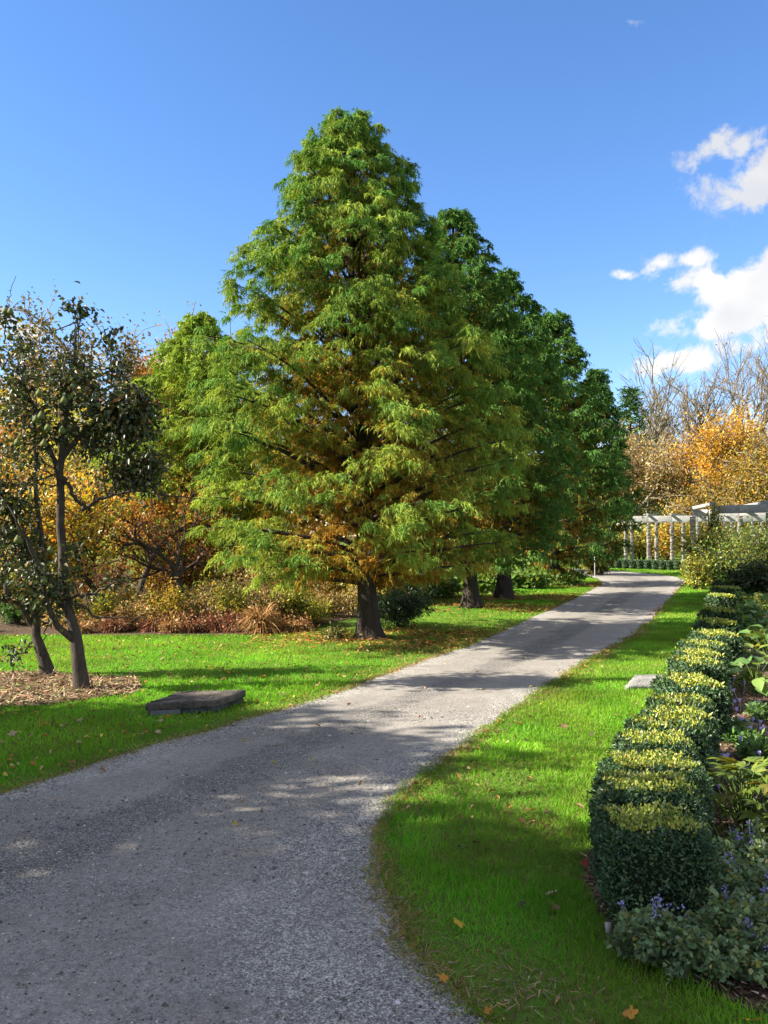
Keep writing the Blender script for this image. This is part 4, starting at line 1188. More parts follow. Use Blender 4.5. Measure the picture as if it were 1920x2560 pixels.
def box_parts(seed, n, ntop, ll, core=True):
    rng = np.random.default_rng(seed)
    Q, N = cube_surface(rng, n)
    lump = .012 * np.sin(Q[:, :1] * 31 + seed) * np.sin(Q[:, 1:2] * 27) + .010 * np.sin(Q[:, 2:3] * 35 + seed * 2)
    Q = Q + N * (lump + rng.uniform(-.035, .010, (n, 1)))
    D = unit(N * .55 + rng.normal(size=(n, 3)) * .6 + np.array([0, 0, .25]))
    L = rng.uniform(.7, 1.25, n) * ll
    V, F = leaves6(Q, D, unit(N + rng.normal(size=(n, 3)) * .7), L, L * .52, .1, .25)
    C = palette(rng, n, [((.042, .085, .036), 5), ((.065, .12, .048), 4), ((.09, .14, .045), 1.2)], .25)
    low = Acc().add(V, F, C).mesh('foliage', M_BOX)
    Q, N = cube_surface(rng, ntop, True, .225, .42, .05)
    rag = .205 * (.68 + .34 * vnoise(Q + 3, 15, seed + 2)[:, None])
    m = (np.abs(Q[:, :2]) < rag).all(1) & (rng.uniform(size=len(Q)) < .45 + .9 * vnoise(Q + 9, 19, seed + 5))
    Q, N = Q[m], N[m]
    Qs, Ns = cube_surface(rng, ntop // 2)
    m = (Qs[:, 2] > .41 - .07 * rng.uniform(size=len(Qs)) ** 2.2) & (rng.uniform(size=len(Qs)) < .22)
    Q, N = np.concatenate([Q, Qs[m]]), np.concatenate([N, Ns[m]]); n = len(Q)
    tuft = vnoise(Q, 26, seed)
    Q = Q + N * (rng.uniform(-.012, .018, (n, 1)) + .022 * tuft[:, None])
    D = unit(np.array([0, 0, .85]) + rng.normal(size=(n, 3)) * .6)
    L = rng.uniform(.7, 1.2, n) * ll * .95
    V, F = leaves6(Q, D, unit(rng.normal(size=(n, 3)) + np.array([0, 0, .4])), L, L * .5, .1, .25)
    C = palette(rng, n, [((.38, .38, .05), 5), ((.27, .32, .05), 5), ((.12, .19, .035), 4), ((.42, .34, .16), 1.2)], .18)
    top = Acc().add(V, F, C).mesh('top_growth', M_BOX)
    g = np.linspace(-1, 1, 7)
    P, Fq, off = [], [], 0
    for a, s in [(0, 1), (0, -1), (1, 1), (1, -1), (2, 1)]:
        u, v = np.meshgrid(g, g, indexing='ij')
        q = np.zeros((49, 3)); o = [k for k in range(3) if k != a]
        q[:, a] = s; q[:, o[0]] = u.ravel(); q[:, o[1]] = v.ravel()
        i, j = np.meshgrid(np.arange(6), np.arange(6), indexing='ij')
        Fq.append(np.stack([i * 7 + j, i * 7 + j + 1, (i + 1) * 7 + j + 1, (i + 1) * 7 + j], -1).reshape(-1, 4) + off); off += 49
        P.append(q)
    Q = np.concatenate(P) * np.array([.20, .20, .19])
    inner = np.clip(Q, [-.14, -.14, -.13], [.14, .14, .13]); dl = Q - inner
    Q = inner + unit(dl) * np.minimum(np.linalg.norm(dl, axis=1, keepdims=True), .06)
    Q[:, 2] += .20
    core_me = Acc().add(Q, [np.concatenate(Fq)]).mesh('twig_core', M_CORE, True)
    return low, top, core_me


NEARB = [box_parts(1, 11000, 2300, .021), box_parts(2, 10000, 2300, .021)]
MIDB = [box_parts(3, 5200, 1300, .029), box_parts(4, 5200, 1300, .029)]
FARB = [box_parts(5, 1500, 1300, .050)]
ORD = ['nearest', 'second', 'third', 'fourth', 'fifth', 'sixth', 'seventh', 'eighth', 'ninth', 'tenth', 'eleventh', 'twelfth', 'thirteenth', 'fourteenth', 'fifteenth', 'sixteenth', 'seventeenth', 'eighteenth', 'nineteenth', 'twentieth']
rng = np.random.default_rng(8)
BOXES = []
for k, h in enumerate(HEDGE):
    src = NEARB if k < 4 else MIDB if k < 12 else FARB
    low, top, core = src[k % len(src)]
    lab = ('nearest box cube, its whole dark front face showing at the corner of the bed' if k == 0 else
           'farthest box cube of the row along the lawn, at the foot of the rambling rose' if k == len(HEDGE) - 1 else
           f'{ORD[k]} box cube of the row beside the lawn, counted back from the nearest')
    y0 = h[1]
    root = thing('box_cube', lab, 'clipped shrub', (h[0], y0, 0), (k % 2) * math.pi + rng.normal() * .05, 'clipped box cubes along the lawn',
                 ((1.06 if k == 0 else 1.0) * CUBES[k][2] / .46, min(1.5, max(.70, (CUBES[k][3] + .05) / .46)), (HZ / .42) * (1.0 + rng.normal() * .03)))
    for nm, me in (('foliage', low), ('top_growth', top), ('twig_core', core)):
        q_ = link(nm, me, root)
        if nm == 'top_growth': q_['kind'] = 'stuff'
    BOXES.append((h[0], y0))
for k in range(13):
    px = 1492 + k * 18.6
    p = G(px, 1419 + k * .62)
    low, top, core = FARB[0]
    end = {0: ', the first beside the last cypress', 12: ', the last beside the rambling rose'}.get(k, f', {ORD[k]} from the last cypress')
    root = thing('far_box_cube', 'small dark box cube in front of the far pergola' + end, 'clipped shrub', (p[0], p[1], 0), (k % 4) * math.pi / 2, 'dark box cubes in front of the far pergola', (.9, .9, 1.0))
    for nm, me in (('foliage', low), ('twig_core', core)):
        link(nm, me, root)

# ------------------------------------------------------------------ pergolas
def stone_mat():
    m, t = new_mat('stacked_stone')
    tc = node(t, 'ShaderNodeTexCoord')
    mp = node(t, 'ShaderNodeMapping', {'Vector': tc.outputs['Object'], 'Scale': (6, 6, 14)})
    vo = node(t, 'ShaderNodeTexVoronoi', {'Vector': mp.outputs[0], 'Scale': 1.0})
    s = node(t, 'ShaderNodeSeparateColor', {0: vo.outputs['Color']})
    c = node(t, 'ShaderNodeMix', {0: s.outputs[0], 6: (.10, .09, .08, 1), 7: (.30, .27, .24, 1)}, data_type='RGBA')
    p = node(t, 'ShaderNodeBsdfPrincipled', {'Base Color': c.outputs[2], 'Roughness': .9})
    finish(t, p.outputs[0])
    return m


M_STONE = stone_mat()
M_WHITE = plain_mat('white_paint', (.30, .29, .275), .7, .2, 6., .05)


def box_acc(acc, c, d, ax=(1, 0, 0), bev=.0):
    """box centred at c with half sizes d, x axis along ax (horizontal)"""
    ax = unit(np.array(ax, float)); ay = np.array([-ax[1], ax[0], 0]); az = np.array([0, 0, 1.])
    V = [np.asarray(c) + ax * d[0] * sx + ay * d[1] * sy + az * d[2] * sz for sx in (-1, 1) for sy in (-1, 1) for sz in (-1, 1)]
    F = [[0, 1, 3, 2], [4, 6, 7, 5], [0, 4, 5, 1], [2, 3, 7, 6], [0, 2, 6, 4], [1, 5, 7, 3]]
    acc.add(np.array(V), [np.array(F)])
    return acc


def bevel(o, w):
    m = o.modifiers.new('bevel', 'BEVEL'); m.width = w; m.segments = 2
    return o


def stone_post(parent, p, h, w, seed):
    """post of stacked, slightly uneven courses"""
    r = np.random.default_rng(seed)
    po = link('post', None, parent, p)
    z = 0.0
    acc = Acc()
    k = 0
    while z < h - .02:
        t = min(r.uniform(.14, .24), h - z)
        s = w / 2 * (1 + r.normal() * .05)
        box_acc(acc, (r.normal() * .006, r.normal() * .006, z + t / 2), (s, s, t / 2 - .006), (math.cos(r.normal() * .05), math.sin(r.normal() * .05), 0))
        z += t
    me = acc.mesh('post', M_STONE)
    bpy.data.objects.remove(po)
    return bevel(link('post', me, parent, p), .012)


def pergola(label, fr, bk, ztop, w, beam_h, name='pergola'):
    root = thing(name, label, 'pergola', (fr[0][0], fr[0][1], 0))
    o = np.array([fr[0][0], fr[0][1], 0])
    sd_ = 400
    zb = ztop - beam_h
    for row in (fr, bk):
        row = [np.array([p[0], p[1], 0.]) for p in row]
        for k, p in enumerate(row):
            stone_post(root, p - o, zb - .004, w, sd_ + k)
        sd_ += 50
        for k in range(len(row) - 1):
            a, b = row[k], row[k + 1]
            ax = b - a; L = np.linalg.norm(ax)
            ex = .45 if k in (0, len(row) - 2) else 0
            bevel(box_acc(Acc(), (a + b) / 2 - o + np.array([0, 0, zb + beam_h / 2]), (L / 2 - .003 , .075, beam_h / 2), ax).obj('beam', M_WHITE, root), .008)
    n = min(len(fr), len(bk))
    for k in range(n):
        a = np.array([*fr[k][:2], 0.]); b = np.array([*bk[k][:2], 0.])
        ax = b - a; L = np.linalg.norm(ax)
        bevel(box_acc(Acc(), (a + b) / 2 - o + np.array([0, 0, ztop + .065]), (L / 2 + .35, .05, .06), ax).obj('cross_beam', M_WHITE, root), .006)
    return root


fr = [A(px, 1395, d) for px, d in [(1440, 45.5), (1508, 45), (1565, 44.5), (1622, 44), (1681, 43.5), (1746, 43), (1812, 42.6), (1882, 42.2), (1960, 42)]]
bk = [A(px, 1395, d) for px, d in [(1470, 48), (1530, 47.5), (1580, 47), (1642, 46.5), (1709, 46), (1772, 45.5), (1830, 45.2), (1905, 45), (1975, 44.8)]]
pergola('long far pergola with white beams on grey stone posts across the bend of the drive', fr, bk, 2.66, .17, .30)
c0 = A(1783, 1380, 29.0)
nr = [c0, A(1925, 1380, 27.6), A(2080, 1380, 26.4)]
nb = [A(1733, 1380, 33.5), A(1850, 1380, 32.2), A(1990, 1380, 31.)]
pergola('nearer pergola corner with a thick white beam above the rambling rose', nr, nb, 2.66, .18, .28)

# ------------------------------------------------------------------ rambling rose, big shrubs by the pergola
ROSE = [((.42, .42, .07), 5), ((.22, .29, .06), 4), ((.52, .40, .08), 3), ((.10, .15, .04), 2)]
for k, (px, d, h, rad, pal, lab) in enumerate([(1775, 27.0, 2.0, 1.1, ROSE, 'yellowing rambling rose mound at the foot of the near pergola corner'),
                                               (1850, 25.5, 1.9, 1.3, [((.08, .15, .035), 5), ((.16, .24, .045), 4), ((.36, .36, .07), 3)], 'darker green rose thicket below the near pergola beam'),
                                               (1925, 24.0, 2.0, 1.3, [((.08, .13, .03), 5), ((.2, .22, .04), 4)], 'rose thicket leaving the frame below the near pergola beam'),
                                               (1740, 25.0, 1.0, .6, ROSE, 'loose yellow spray of rose stems spilling onto the grass strip'),
                                               (1788, 28.6, 2.75, .42, ROSE, 'climbing rose wrapped round the near pergola corner post'),
                                               (1870, 21.5, 1.0, .9, [((.03, .06, .02), 5), ((.06, .09, .025), 3)], 'dark low thicket before the green rose at the end of the bed'),
                                               (1930, 20.5, 1.1, .8, [((.03, .06, .02), 5), ((.08, .1, .025), 3)], 'dark low thicket leaving the frame at the end of the bed')]):
    p = A(px, 1450, d)
    shrub('rambling_rose', lab, 'shrub', (p[0], d, 0), h, rad, 340 + k, int(3000 * rad * h / 2 + 1300), .095, pal, 16, group='rambling roses by the pergola', asp=.55, droop=.3)

# ------------------------------------------------------------------ stone slabs
def slab_mat(name, a, b_):
    m, t = new_mat(name)
    tc = node(t, 'ShaderNodeTexCoord')
    n1 = node(t, 'ShaderNodeTexNoise', {'Vector': tc.outputs['Object'], 'Scale': 7., 'Detail': 8., 'Roughness': .7})
    n2 = node(t, 'ShaderNodeTexNoise', {'Vector': tc.outputs['Object'], 'Scale': 60., 'Detail': 4.})
    f = node(t, 'ShaderNodeMapRange', {0: n1.outputs[0], 1: .35, 2: .65})
    c = node(t, 'ShaderNodeMix', {0: f.outputs[0], 6: (*a, 1), 7: (*b_, 1)}, data_type='RGBA')
    hsum = node(t, 'ShaderNodeMath', {0: n1.outputs[0], 1: n2.outputs[0]}, operation='ADD')
    b = node(t, 'ShaderNodeBump', {'Height': hsum.outputs[0], 'Strength': 1.0, 'Distance': .03})
    p = node(t, 'ShaderNodeBsdfPrincipled', {'Base Color': c.outputs[2], 'Roughness': .9, 'Normal': b.outputs[0], 'Specular IOR Level': .2})
    finish(t, p.outputs[0])
    return m


def rough_slab(acc, quad, z0, z1, seed, n=16, amp=.007):
    """slab over a ground quadrilateral with chipped, uneven edges"""
    r = np.random.default_rng(seed)
    rim = resample(np.array(list(quad) + [quad[0]], float), 4 * n + 1)[:-1]
    rim += r.normal(size=rim.shape) * amp
    m = len(rim)
    c = rim.mean(0)
    mk = lambda s, z: np.c_[c + (rim - c) * s, np.full(m, z) + r.normal(size=m) * amp * .35]
    rows = [mk(.985, z0), mk(1.0, z0 + .01), mk(1.0, z1 - .014), mk(.985, z1), mk(.6, z1)]
    V = np.concatenate(rows + [np.array([[c[0], c[1], z1]])])
    j = np.arange(m); jn = (j + 1) % m
    F = np.concatenate([np.stack([k * m + j, k * m + jn, (k + 1) * m + jn, (k + 1) * m + j], 1) for k in range(4)])
    T = np.stack([4 * m + j, 4 * m + jn, np.full(m, 5 * m)], 1)
    return acc.add(V, [F, T])


qa = np.array([G(362, 1760, .115)[:2], G(548, 1750, .115)[:2], G(617, 1724, .115)[:2], G(450, 1728, .115)[:2]])
root = thing('stone_cover', 'dark weathered stone slab on a low vented base in the orchard lawn', 'stone slab', (*qa.mean(0), 0))
o2 = qa.mean(0)
rough_slab(Acc(), qa - o2, .055, .115, 1).obj('cover_slab', slab_mat('weathered_slab', (.055, .05, .046), (.19, .155, .125)), root)
rough_slab(Acc(), (qa - o2) * .93, -.01, .052, 2).obj('base_course', slab_mat('dark_base', (.05, .05, .052), (.13, .13, .13)), root)
# expanded-metal vent on the front of the base
acc = Acc()
qb = (qa - o2) * .93
a_, b_ = qb[0] * .97 + qb[1] * .03, qb[0] * .55 + qb[1] * .45
ex = b_ - a_; L = np.linalg.norm(ex); ex = ex / L; fn = np.array([ex[1], -ex[0]])
for r_ in range(5):
    t = np.linspace(0, L, 41)
    zz = .010 + r_ * .0085 + .004 * (np.arange(41) % 2)
    pl = np.c_[a_ + ex * t[:, None] + fn * .016, zz]
    acc.add(*tubes(pl[None], np.full((1, 41), .0022), 4))
acc.obj('vent_mesh', plain_mat('vent_metal', (.30, .31, .33), .5, .1), root)
qc = np.array([G(1566, 1727)[:2], G(1686, 1722)[:2], G(1690, 1695)[:2], G(1588, 1697)[:2]])
root = thing('paving_slab', 'pale flat stone slab lying in the grass beside the box cubes', 'stone slab', (*qc.mean(0), 0))
rough_slab(Acc(), (qc - qc.mean(0)) * np.array([1.05, 1.0]), -.01, .045, 3, 12, .003).obj('slab', slab_mat('pale_slab', (.20, .195, .18), (.36, .35, .32)), root)
# marker stake on the bend
p = G(1487, 1443)
root = thing('marker_stake', 'thin pale marker stake on the grass tip where the drive bends', 'stake', p)
Acc().add(*tubes(np.array([[[0, 0, -.02], [0, 0, .4], [.005, 0, 1.15]]]), np.full((1, 3), .013), 6)).obj('rod', plain_mat('stake_metal', (.5, .5, .5), .5), root)
Acc().add(*tubes(np.array([[[.005, 0, 1.15], [.005, 0, 1.17], [.005, 0, 1.2]]]), np.array([[.02, .022, .004]]), 6)).obj('cap', M_WHITE, root)

# ------------------------------------------------------------------ flower bed plants
def one_leaf_mesh(name, L, Wd, col, mat, curl=.25, n=6, wave=.0, ribs=False):
    """a broad leaf: cupped grid from stalk to tip"""
    t = np.linspace(0, 1, n + 1)
    w = np.sin(np.pi * t ** .75) ** .9 * Wd / 2; w[0] = .003; w[-1] = .001
    acc = Acc(); rows = []
    us_ = [-1, -.5, 0, .5, 1]
    for k, tt in enumerate(t):
        for u in us_:
            z = .22 * abs(u) ** 1.4 * w[k] * 1.2 - curl * L * tt ** 2 + wave * math.sin(tt * 14 + u * 2) * abs(u) * Wd
            if ribs: z += .012 * (1 if u in (-.5, .5) else 0) * Wd * 4 * math.sin(math.pi * tt) * .3
            rows.append((u * w[k], tt * L, z))
    V = np.array(rows)
    i, j = np.meshgrid(np.arange(n), np.arange(4), indexing='ij')
    F = np.stack([i * 5 + j, i * 5 + j + 1, (i + 1) * 5 + j + 1, (i + 1) * 5 + j], -1).reshape(-1, 4)
    C = np.tile(np.array(col), (len(V), 1)) * (1 + .10 * (np.abs(V[:, :1]) > Wd * .2))
    return acc.add(V, [F], C).mesh(name, mat, True)


def leafy_plant(name, label, cat, loc, seed, meshes, n, h, spread, tilt, group=None):
    r = np.random.default_rng(seed)
    root = thing(name, label, cat, loc, r.uniform(0, 6), group)
    st, rad = [], []
    for k in range(n):
        az = k * 2.4 + r.normal() * .3
        f = ((k + .5) / n)
        ln = spread * f ** .5 * r.uniform(.6, 1)
        z = h * (1 - .75 * f) * r.uniform(.75, 1.1) + .03
        p = np.array([math.cos(az) * ln, math.sin(az) * ln, z])
        st.append(qbez([p[0] * .15, p[1] * .15, 0], [p[0] * .4, p[1] * .4, z * .8], p, 4)); rad.append([.005, .004, .0035, .003])
        o = link('leaf', meshes[r.integers(len(meshes))], root, p)
        o.rotation_euler = (r.normal() * .2 + tilt * (1 - f) - .05, r.normal() * .25, az - math.pi / 2 + r.normal() * .3)
        s = r.uniform(.7, 1.15); o.scale = (s, s, s)
    Acc().add(*tubes(np.array(st), np.array(rad), 4), (.12, .2, .04)).obj('stems', M_LEAF, root)
    return root


HOSTA = [one_leaf_mesh('leaf', .19, .125, c, M_LEAF, .28, 7, .02, True) for c in ((.13, .24, .06), (.19, .29, .07), (.10, .19, .045))]
HOSTAY = [one_leaf_mesh('leaf', .18, .10, c, M_LEAF, .30, 7, .03, True) for c in ((.26, .31, .06), (.33, .32, .07), (.2, .27, .05))]
for k, (px, py, ms, n, h, sp, lab) in enumerate([(1888, 1735, HOSTA, 26, .34, .42, 'broad-leaved light green hosta in the sun, halfway along the bed'), (1925, 1650, HOSTA, 26, .38, .45, 'hosta leaving the frame behind the sunny one'),
                                                 (1880, 1665, HOSTAY, 16, .22, .28, 'small yellowing hosta behind the sunny broad-leaved one'), (1893, 1590, HOSTA, 22, .36, .45, 'bluish shaded hosta farther up the bed'),
                                                 (1880, 1530, HOSTAY, 20, .35, .45, 'yellow-green hosta near the far end of the bed'), (1915, 1560, HOSTA, 20, .4, .5, 'hosta at the picture edge near the far end of the bed'),
                                                 (1880, 1497, HOSTA, 20, .35, .5, 'farthest hosta, before the dark thicket')]):
    p = G(px, py)
    leafy_plant('hosta_plant', lab, 'plant', p, 500 + k, ms, n, h, sp, .5, 'hostas in the flower bed')


for k, (px, py, rad, h, pal, lab) in enumerate([
        (1862, 1860, .16, .10, 'G', 'low green seedlings among the crocuses, level with the peony'), (1905, 1905, .2, .14, 'G', 'low green plant at the picture edge above the peony'),
        (1812, 1835, .13, .12, 'G', 'dark green sprout at the foot of the middle box cubes'), (1870, 1712, .18, .16, 'Y', 'yellow-green round plant before the sunny hosta'),
        (1905, 1800, .2, .12, 'G', 'low green plant at the picture edge below the sunny hosta'), (1838, 1660, .2, .2, 'G', 'grey-green plant beside the ninth box cube'),
        (1862, 1590, .3, .3, 'G', 'green leafy clump beside the eleventh box cube'), (1905, 1620, .3, .3, 'Y', 'yellow-green clump between two hostas'),
        (1880, 1555, .4, .35, 'G', 'green clump far up the bed beside the box cubes'), (1918, 1530, .4, .4, 'Y', 'yellow-green clump far up the bed at the picture edge'),
        (1868, 1520, .4, .35, 'G', 'dark green clump far up the bed against the box cubes'), (1905, 1490, .5, .45, 'Y', 'yellow-green low bush at the far end of the bed')]):
    p = G(px, py)
    shrub('bed_plant', lab, 'plant', (p[0], p[1], 0), h, rad, 620 + k, int(500 + 3500 * rad), .045 + .05 * rad,
          [((.09, .19, .05), 5), ((.14, .25, .06), 4), ((.06, .12, .04), 2)] if pal == 'G' else [((.26, .33, .06), 5), ((.16, .25, .05), 4), ((.4, .36, .08), 1.5)], 8, group='low plants in the flower bed', asp=.45)


def peony_mesh(seed, cols):
    """three to five pointed leaflets on one stalk"""
    r = np.random.default_rng(seed)
    acc = Acc()
    for a, L in ((0, .115), (.62, .10), (-.62, .10), (1.15, .075), (-1.15, .075)):
        t = np.linspace(0, 1, 6); w = np.sin(np.pi * t ** .8) * L * .16; w[0] = .002; w[-1] = .0005
        rows = []
        for k, tt in enumerate(t):
            for u in (-1, 0, 1):
                x, y = u * w[k], tt * L
                z = .25 * abs(u) * w[k] - .22 * L * tt ** 2
                rows.append((x * math.cos(a) + y * math.sin(a), -x * math.sin(a) + y * math.cos(a), z))
        i, j = np.meshgrid(np.arange(5), np.arange(2), indexing='ij')
        F = np.stack([i * 3 + j, i * 3 + j + 1, (i + 1) * 3 + j + 1, (i + 1) * 3 + j], -1).reshape(-1, 4)
        acc.add(np.array(rows), [F], cols[r.integers(len(cols))])
    return acc.mesh('leaf', M_LEAF, True)


PEO = [peony_mesh(k, [(.16, .22, .03), (.10, .17, .03), (.20, .23, .035), (.13, .19, .03)]) for k in range(4)]
PEOY = [peony_mesh(9 + k, [(.24, .21, .04), (.17, .18, .03)]) for k in range(2)]
for k, (px, py, n, h, sp, lab) in enumerate([(1862, 2065, 46, .34, .30, 'yellow-green peony with pointed leaflets beside the second and third box cubes'), (1945, 2085, 34, .32, .30, 'peony at the picture edge above the catmint'),
                                             (1800, 1985, 12, .14, .14, 'small peony shoot close beside the box cubes')]):
    leafy_plant('peony_plant', lab, 'plant', G(px, py), 520 + k, PEO * 2 + PEOY, n, h, sp, .55, 'peonies in the flower bed')

# strap-leaved tufts
rng = np.random.default_rng(77)
for k, (px, py, n, h, lab) in enumerate([(1835, 2128, 45, .20, 'thin strap-leaved tuft on the mulch beside the nearest box cube'), (1800, 1800, 40, .12, 'small green tuft among the crocuses beside the box cubes'), (1830, 1725, 50, .13, 'green tuft in the sun before the hosta')]):
    root = thing('grass_tuft', lab, 'plant', G(px, py))
    P = rng.normal(size=(n, 3)) * .03; P[:, 2] = 0
    D = rng.normal(size=(n, 3)) * .45; D[:, 2] = 1; D = unit(D)
    V, F = ribbons(P, D, h * rng.uniform(.6, 1.3, n), .006, rng.uniform(.1, .7, n), 4, rng=rng)
    Acc().add(V, F, palette(rng, n, [((.08, .16, .04), 4), ((.12, .2, .05), 3), ((.25, .2, .09), 1)])).obj('blades', M_GRASS, root)

# autumn crocus
def crocus_meshes(seed, openness):
    r = np.random.default_rng(seed)
    acc = Acc()
    for k in range(6):
        a = k * math.pi / 3 + r.normal() * .1
        t = np.linspace(0, 1, 5); w = np.array([.003, .008, .0115, .009, .001])
        o = openness * (1 + r.normal() * .15)
        for s in (0,):
            rows = []
            for i_, tt in enumerate(t):
                rad = .003 + .024 * o * tt ** 1.3 ; z = .052 * tt * (1 - .25 * o * tt)
                for u in (-1, 0, 1):
                    rr = rad - abs(u) * .003
                    rows.append((rr * math.cos(a) - u * w[i_] * math.sin(a), rr * math.sin(a) + u * w[i_] * math.cos(a), z))
            i, j = np.meshgrid(np.arange(4), np.arange(2), indexing='ij')
            F = np.stack([i * 3 + j, i * 3 + j + 1, (i + 1) * 3 + j + 1, (i + 1) * 3 + j], -1).reshape(-1, 4)
            acc.add(np.array(rows), [F], (.62 + r.normal() * .03, .54, .82))
    return acc.mesh('petals', M_PETAL, True)


CRO = [crocus_meshes(k, o) for k, o in enumerate((.55, .75, 1.0, .4))]
STEM = Acc().add(*tubes(qbez([0, 0, -.01], [.004, 0, .5], [0, 0, 1.], 5)[None], np.full((1, 5), .0032), 5), (.52, .46, .42)).mesh('stem', M_PETAL, True)
cpx = [(1845, 1600), (1868, 1608), (1852, 1625), (1842, 1638), (1870, 1640), (1862, 1660), (1885, 1668), (1845, 1672), (1838, 1690), (1858, 1700), (1828, 1712), (1848, 1718),
       (1858, 1745), (1902, 1748), (1890, 1752), (1828, 1770), (1842, 1768), (1880, 1772), (1848, 1790), (1862, 1795), (1873, 1792), (1900, 1800), (1912, 1805), (1838, 1818), (1855, 1822), (1880, 1815),
       (1860, 1842), (1835, 1852), (1895, 1855), (1790, 1878), (1824, 1882), (1850, 1890), (1838, 1898), (1792, 1902), (1795, 1920), (1803, 1962), (1897, 1868), (1912, 1972), (1800, 1978), (1876, 1620), (1832, 1745), (1818, 1800)]
crocs = []
for k, (px, py) in enumerate(cpx):
    hh = rng.uniform(.07, .12)
    p = G(px, py + 12, hh)
    lean = rng.normal(size=2) * .28
    fallen = k in (24, 27, 28, 31, 17)
    if fallen: lean = np.array([rng.choice([-1, 1]) * 1.2, .2])
    base = np.array([p[0] - math.tan(min(abs(lean[0]), .8)) * np.sign(lean[0]) * hh * .7, p[1] + .02, 0])
    bi = int(np.argmin([(b[0] - base[0]) ** 2 + (b[1] - base[1]) ** 2 for b in BOXES]))
    crocs.append((base, fallen, lean, hh, bi))
crocs.sort(key=lambda c: (c[4], c[0][0]))
per = {}
for c in crocs: per[c[4]] = per.get(c[4], 0) + 1
cnt = {}
for k, (base, fallen, lean, hh, bi) in enumerate(crocs):
    m = cnt[bi] = cnt.get(bi, 0) + 1
    where = f'the {ORD[bi]} box cube' if bi else 'the nearest box cube'
    pos = 'only one' if per[bi] == 1 else 'closest one' if m == 1 else 'farthest one out' if m == per[bi] else f'{ORD[m - 1]} one out'
    state = 'flopped' if fallen else 'upright' if abs(lean[0]) < .2 else 'leaning'
    root = thing('autumn_crocus', f'{state} lilac autumn crocus, the {pos} across the mulch from {where}', 'flower', base, rng.uniform(0, 6) if not fallen else 0, 'lilac autumn crocuses in the mulch')
    root.rotation_euler = (float(lean[1]), float(lean[0]), root.rotation_euler.z if abs(lean[0]) < .3 else 0)
    s = link('stem', STEM, root, (0, 0, 0)); s.scale = (1, 1, hh)
    f = link('petals', CRO[k % 4], root, (0, 0, hh - .002)); f.scale = (.92,) * 3

# catmint
CAT = [((.15, .225, .11), 5), ((.20, .28, .125), 4), ((.11, .17, .08), 3), ((.24, .25, .09), 1), ((.34, .28, .07), .25)]


def catmint(label, loc, rad, H, seed, n, spikes):
    r = np.random.default_rng(seed)
    root = thing('catmint_plant', label, 'plant', loc, 0, 'grey-green catmint clumps')
    st = int(60 * rad / .3)
    az = r.uniform(0, 6.28, st); rr = rad * np.sqrt(r.uniform(0, 1, st))
    tip = np.stack([rr * np.cos(az), rr * np.sin(az), H * (1 - .55 * (rr / rad) ** 2) * r.uniform(.65, 1.1, st)], 1)
    pl = qbez(tip * np.array([.25, .25, 0]), tip * np.array([.7, .7, .75]), tip, 6)
    Acc().add(*tubes(pl, np.linspace(.003, .0014, 6)[None] * np.ones((st, 1)), 4), (.12, .14, .07)).obj('stems', M_LEAF, root)
    m = n // st
    idx = np.repeat(np.arange(st), m); s = r.uniform(.12, 1, len(idx)) * 5; i = np.minimum(s.astype(int), 4); f = (s - i)[:, None]
    P = pl[idx, i] * (1 - f) + pl[idx, i + 1] * f + r.normal(size=(len(idx), 3)) * .012
    P[:, 2] = np.maximum(P[:, 2], .015)
    D = unit(r.normal(size=P.shape) + np.array([0, 0, .15])); N = unit(r.normal(size=P.shape) * .5 + np.array([0, 0, 1.]))
    L = r.uniform(.014, .032, len(idx))
    V, F = leaves6(P, D, N, L, L * .72, .15, .2)
    Acc().add(V, F, palette(r, len(idx), CAT, .2)).obj('foliage', M_LEAF, root)
    for _ in range(spikes):
        k = r.integers(st); t = tip[k]
        q = 26
        P = t + np.c_[r.normal(size=(q, 2)) * .007, r.uniform(-.005, .055, q)]
        V, F = leaves4(P, unit(r.normal(size=(q, 3))), rnd_unit(r, q), np.full(q, .013), np.full(q, .008))
        Acc().add(V, F, palette(r, q, [((.36, .33, .62), 3), ((.48, .44, .70), 2), ((.24, .22, .42), 2)], .15)).obj('flower_spike', M_PETAL, root)


for k, (px, py, rad, h, n, sp, lab) in enumerate([(1640, 2400, .20, .17, 2600, 3, 'catmint clump nearest the lawn, below the nearest box cube'), (1745, 2425, .22, .19, 3000, 2, 'catmint clump in front of the nearest box cube, with a tall violet spike'),
                                                  (1850, 2420, .24, .22, 3400, 3, 'catmint clump at the lower picture edge'), (1790, 2330, .20, .20, 2600, 2, 'catmint clump against the foot of the nearest box cube'),
                                                  (1885, 2300, .24, .24, 3400, 5, 'catmint clump at the picture edge beside the nearest box cube'), (1855, 2210, .20, .20, 2600, 8, 'catmint clump thick with violet flowers near the mulch'),
                                                  (1945, 2180, .24, .22, 2600, 8, 'flowering catmint clump leaving the frame near the mulch'), (1950, 2420, .25, .22, 2600, 4, 'catmint clump cut by the picture corner')]):
    catmint(lab, G(px, py), rad, h, 540 + k, n, sp)

# ------------------------------------------------------------------ fallen leaves
def maple_leaf(seed, col):
    r = np.random.default_rng(seed)
    a = np.linspace(0, 2 * math.pi, 21)[:-1]
    rad = .5 + .5 * np.abs(np.cos(2.5 * a)) ** .8
    rad[0] *= .8
    z = r.normal(size=20) * .07 + .10 * np.cos(2 * a)
    V = np.r_[np.c_[rad * np.cos(a), rad * np.sin(a), z + .1], [[0, 0, .0]]] * .05
    j = np.arange(20)
    return Acc().add(V, [np.stack([j, (j + 1) % 20, np.full(20, 20)], 1)], col).mesh('fallen_leaf', M_DRY)


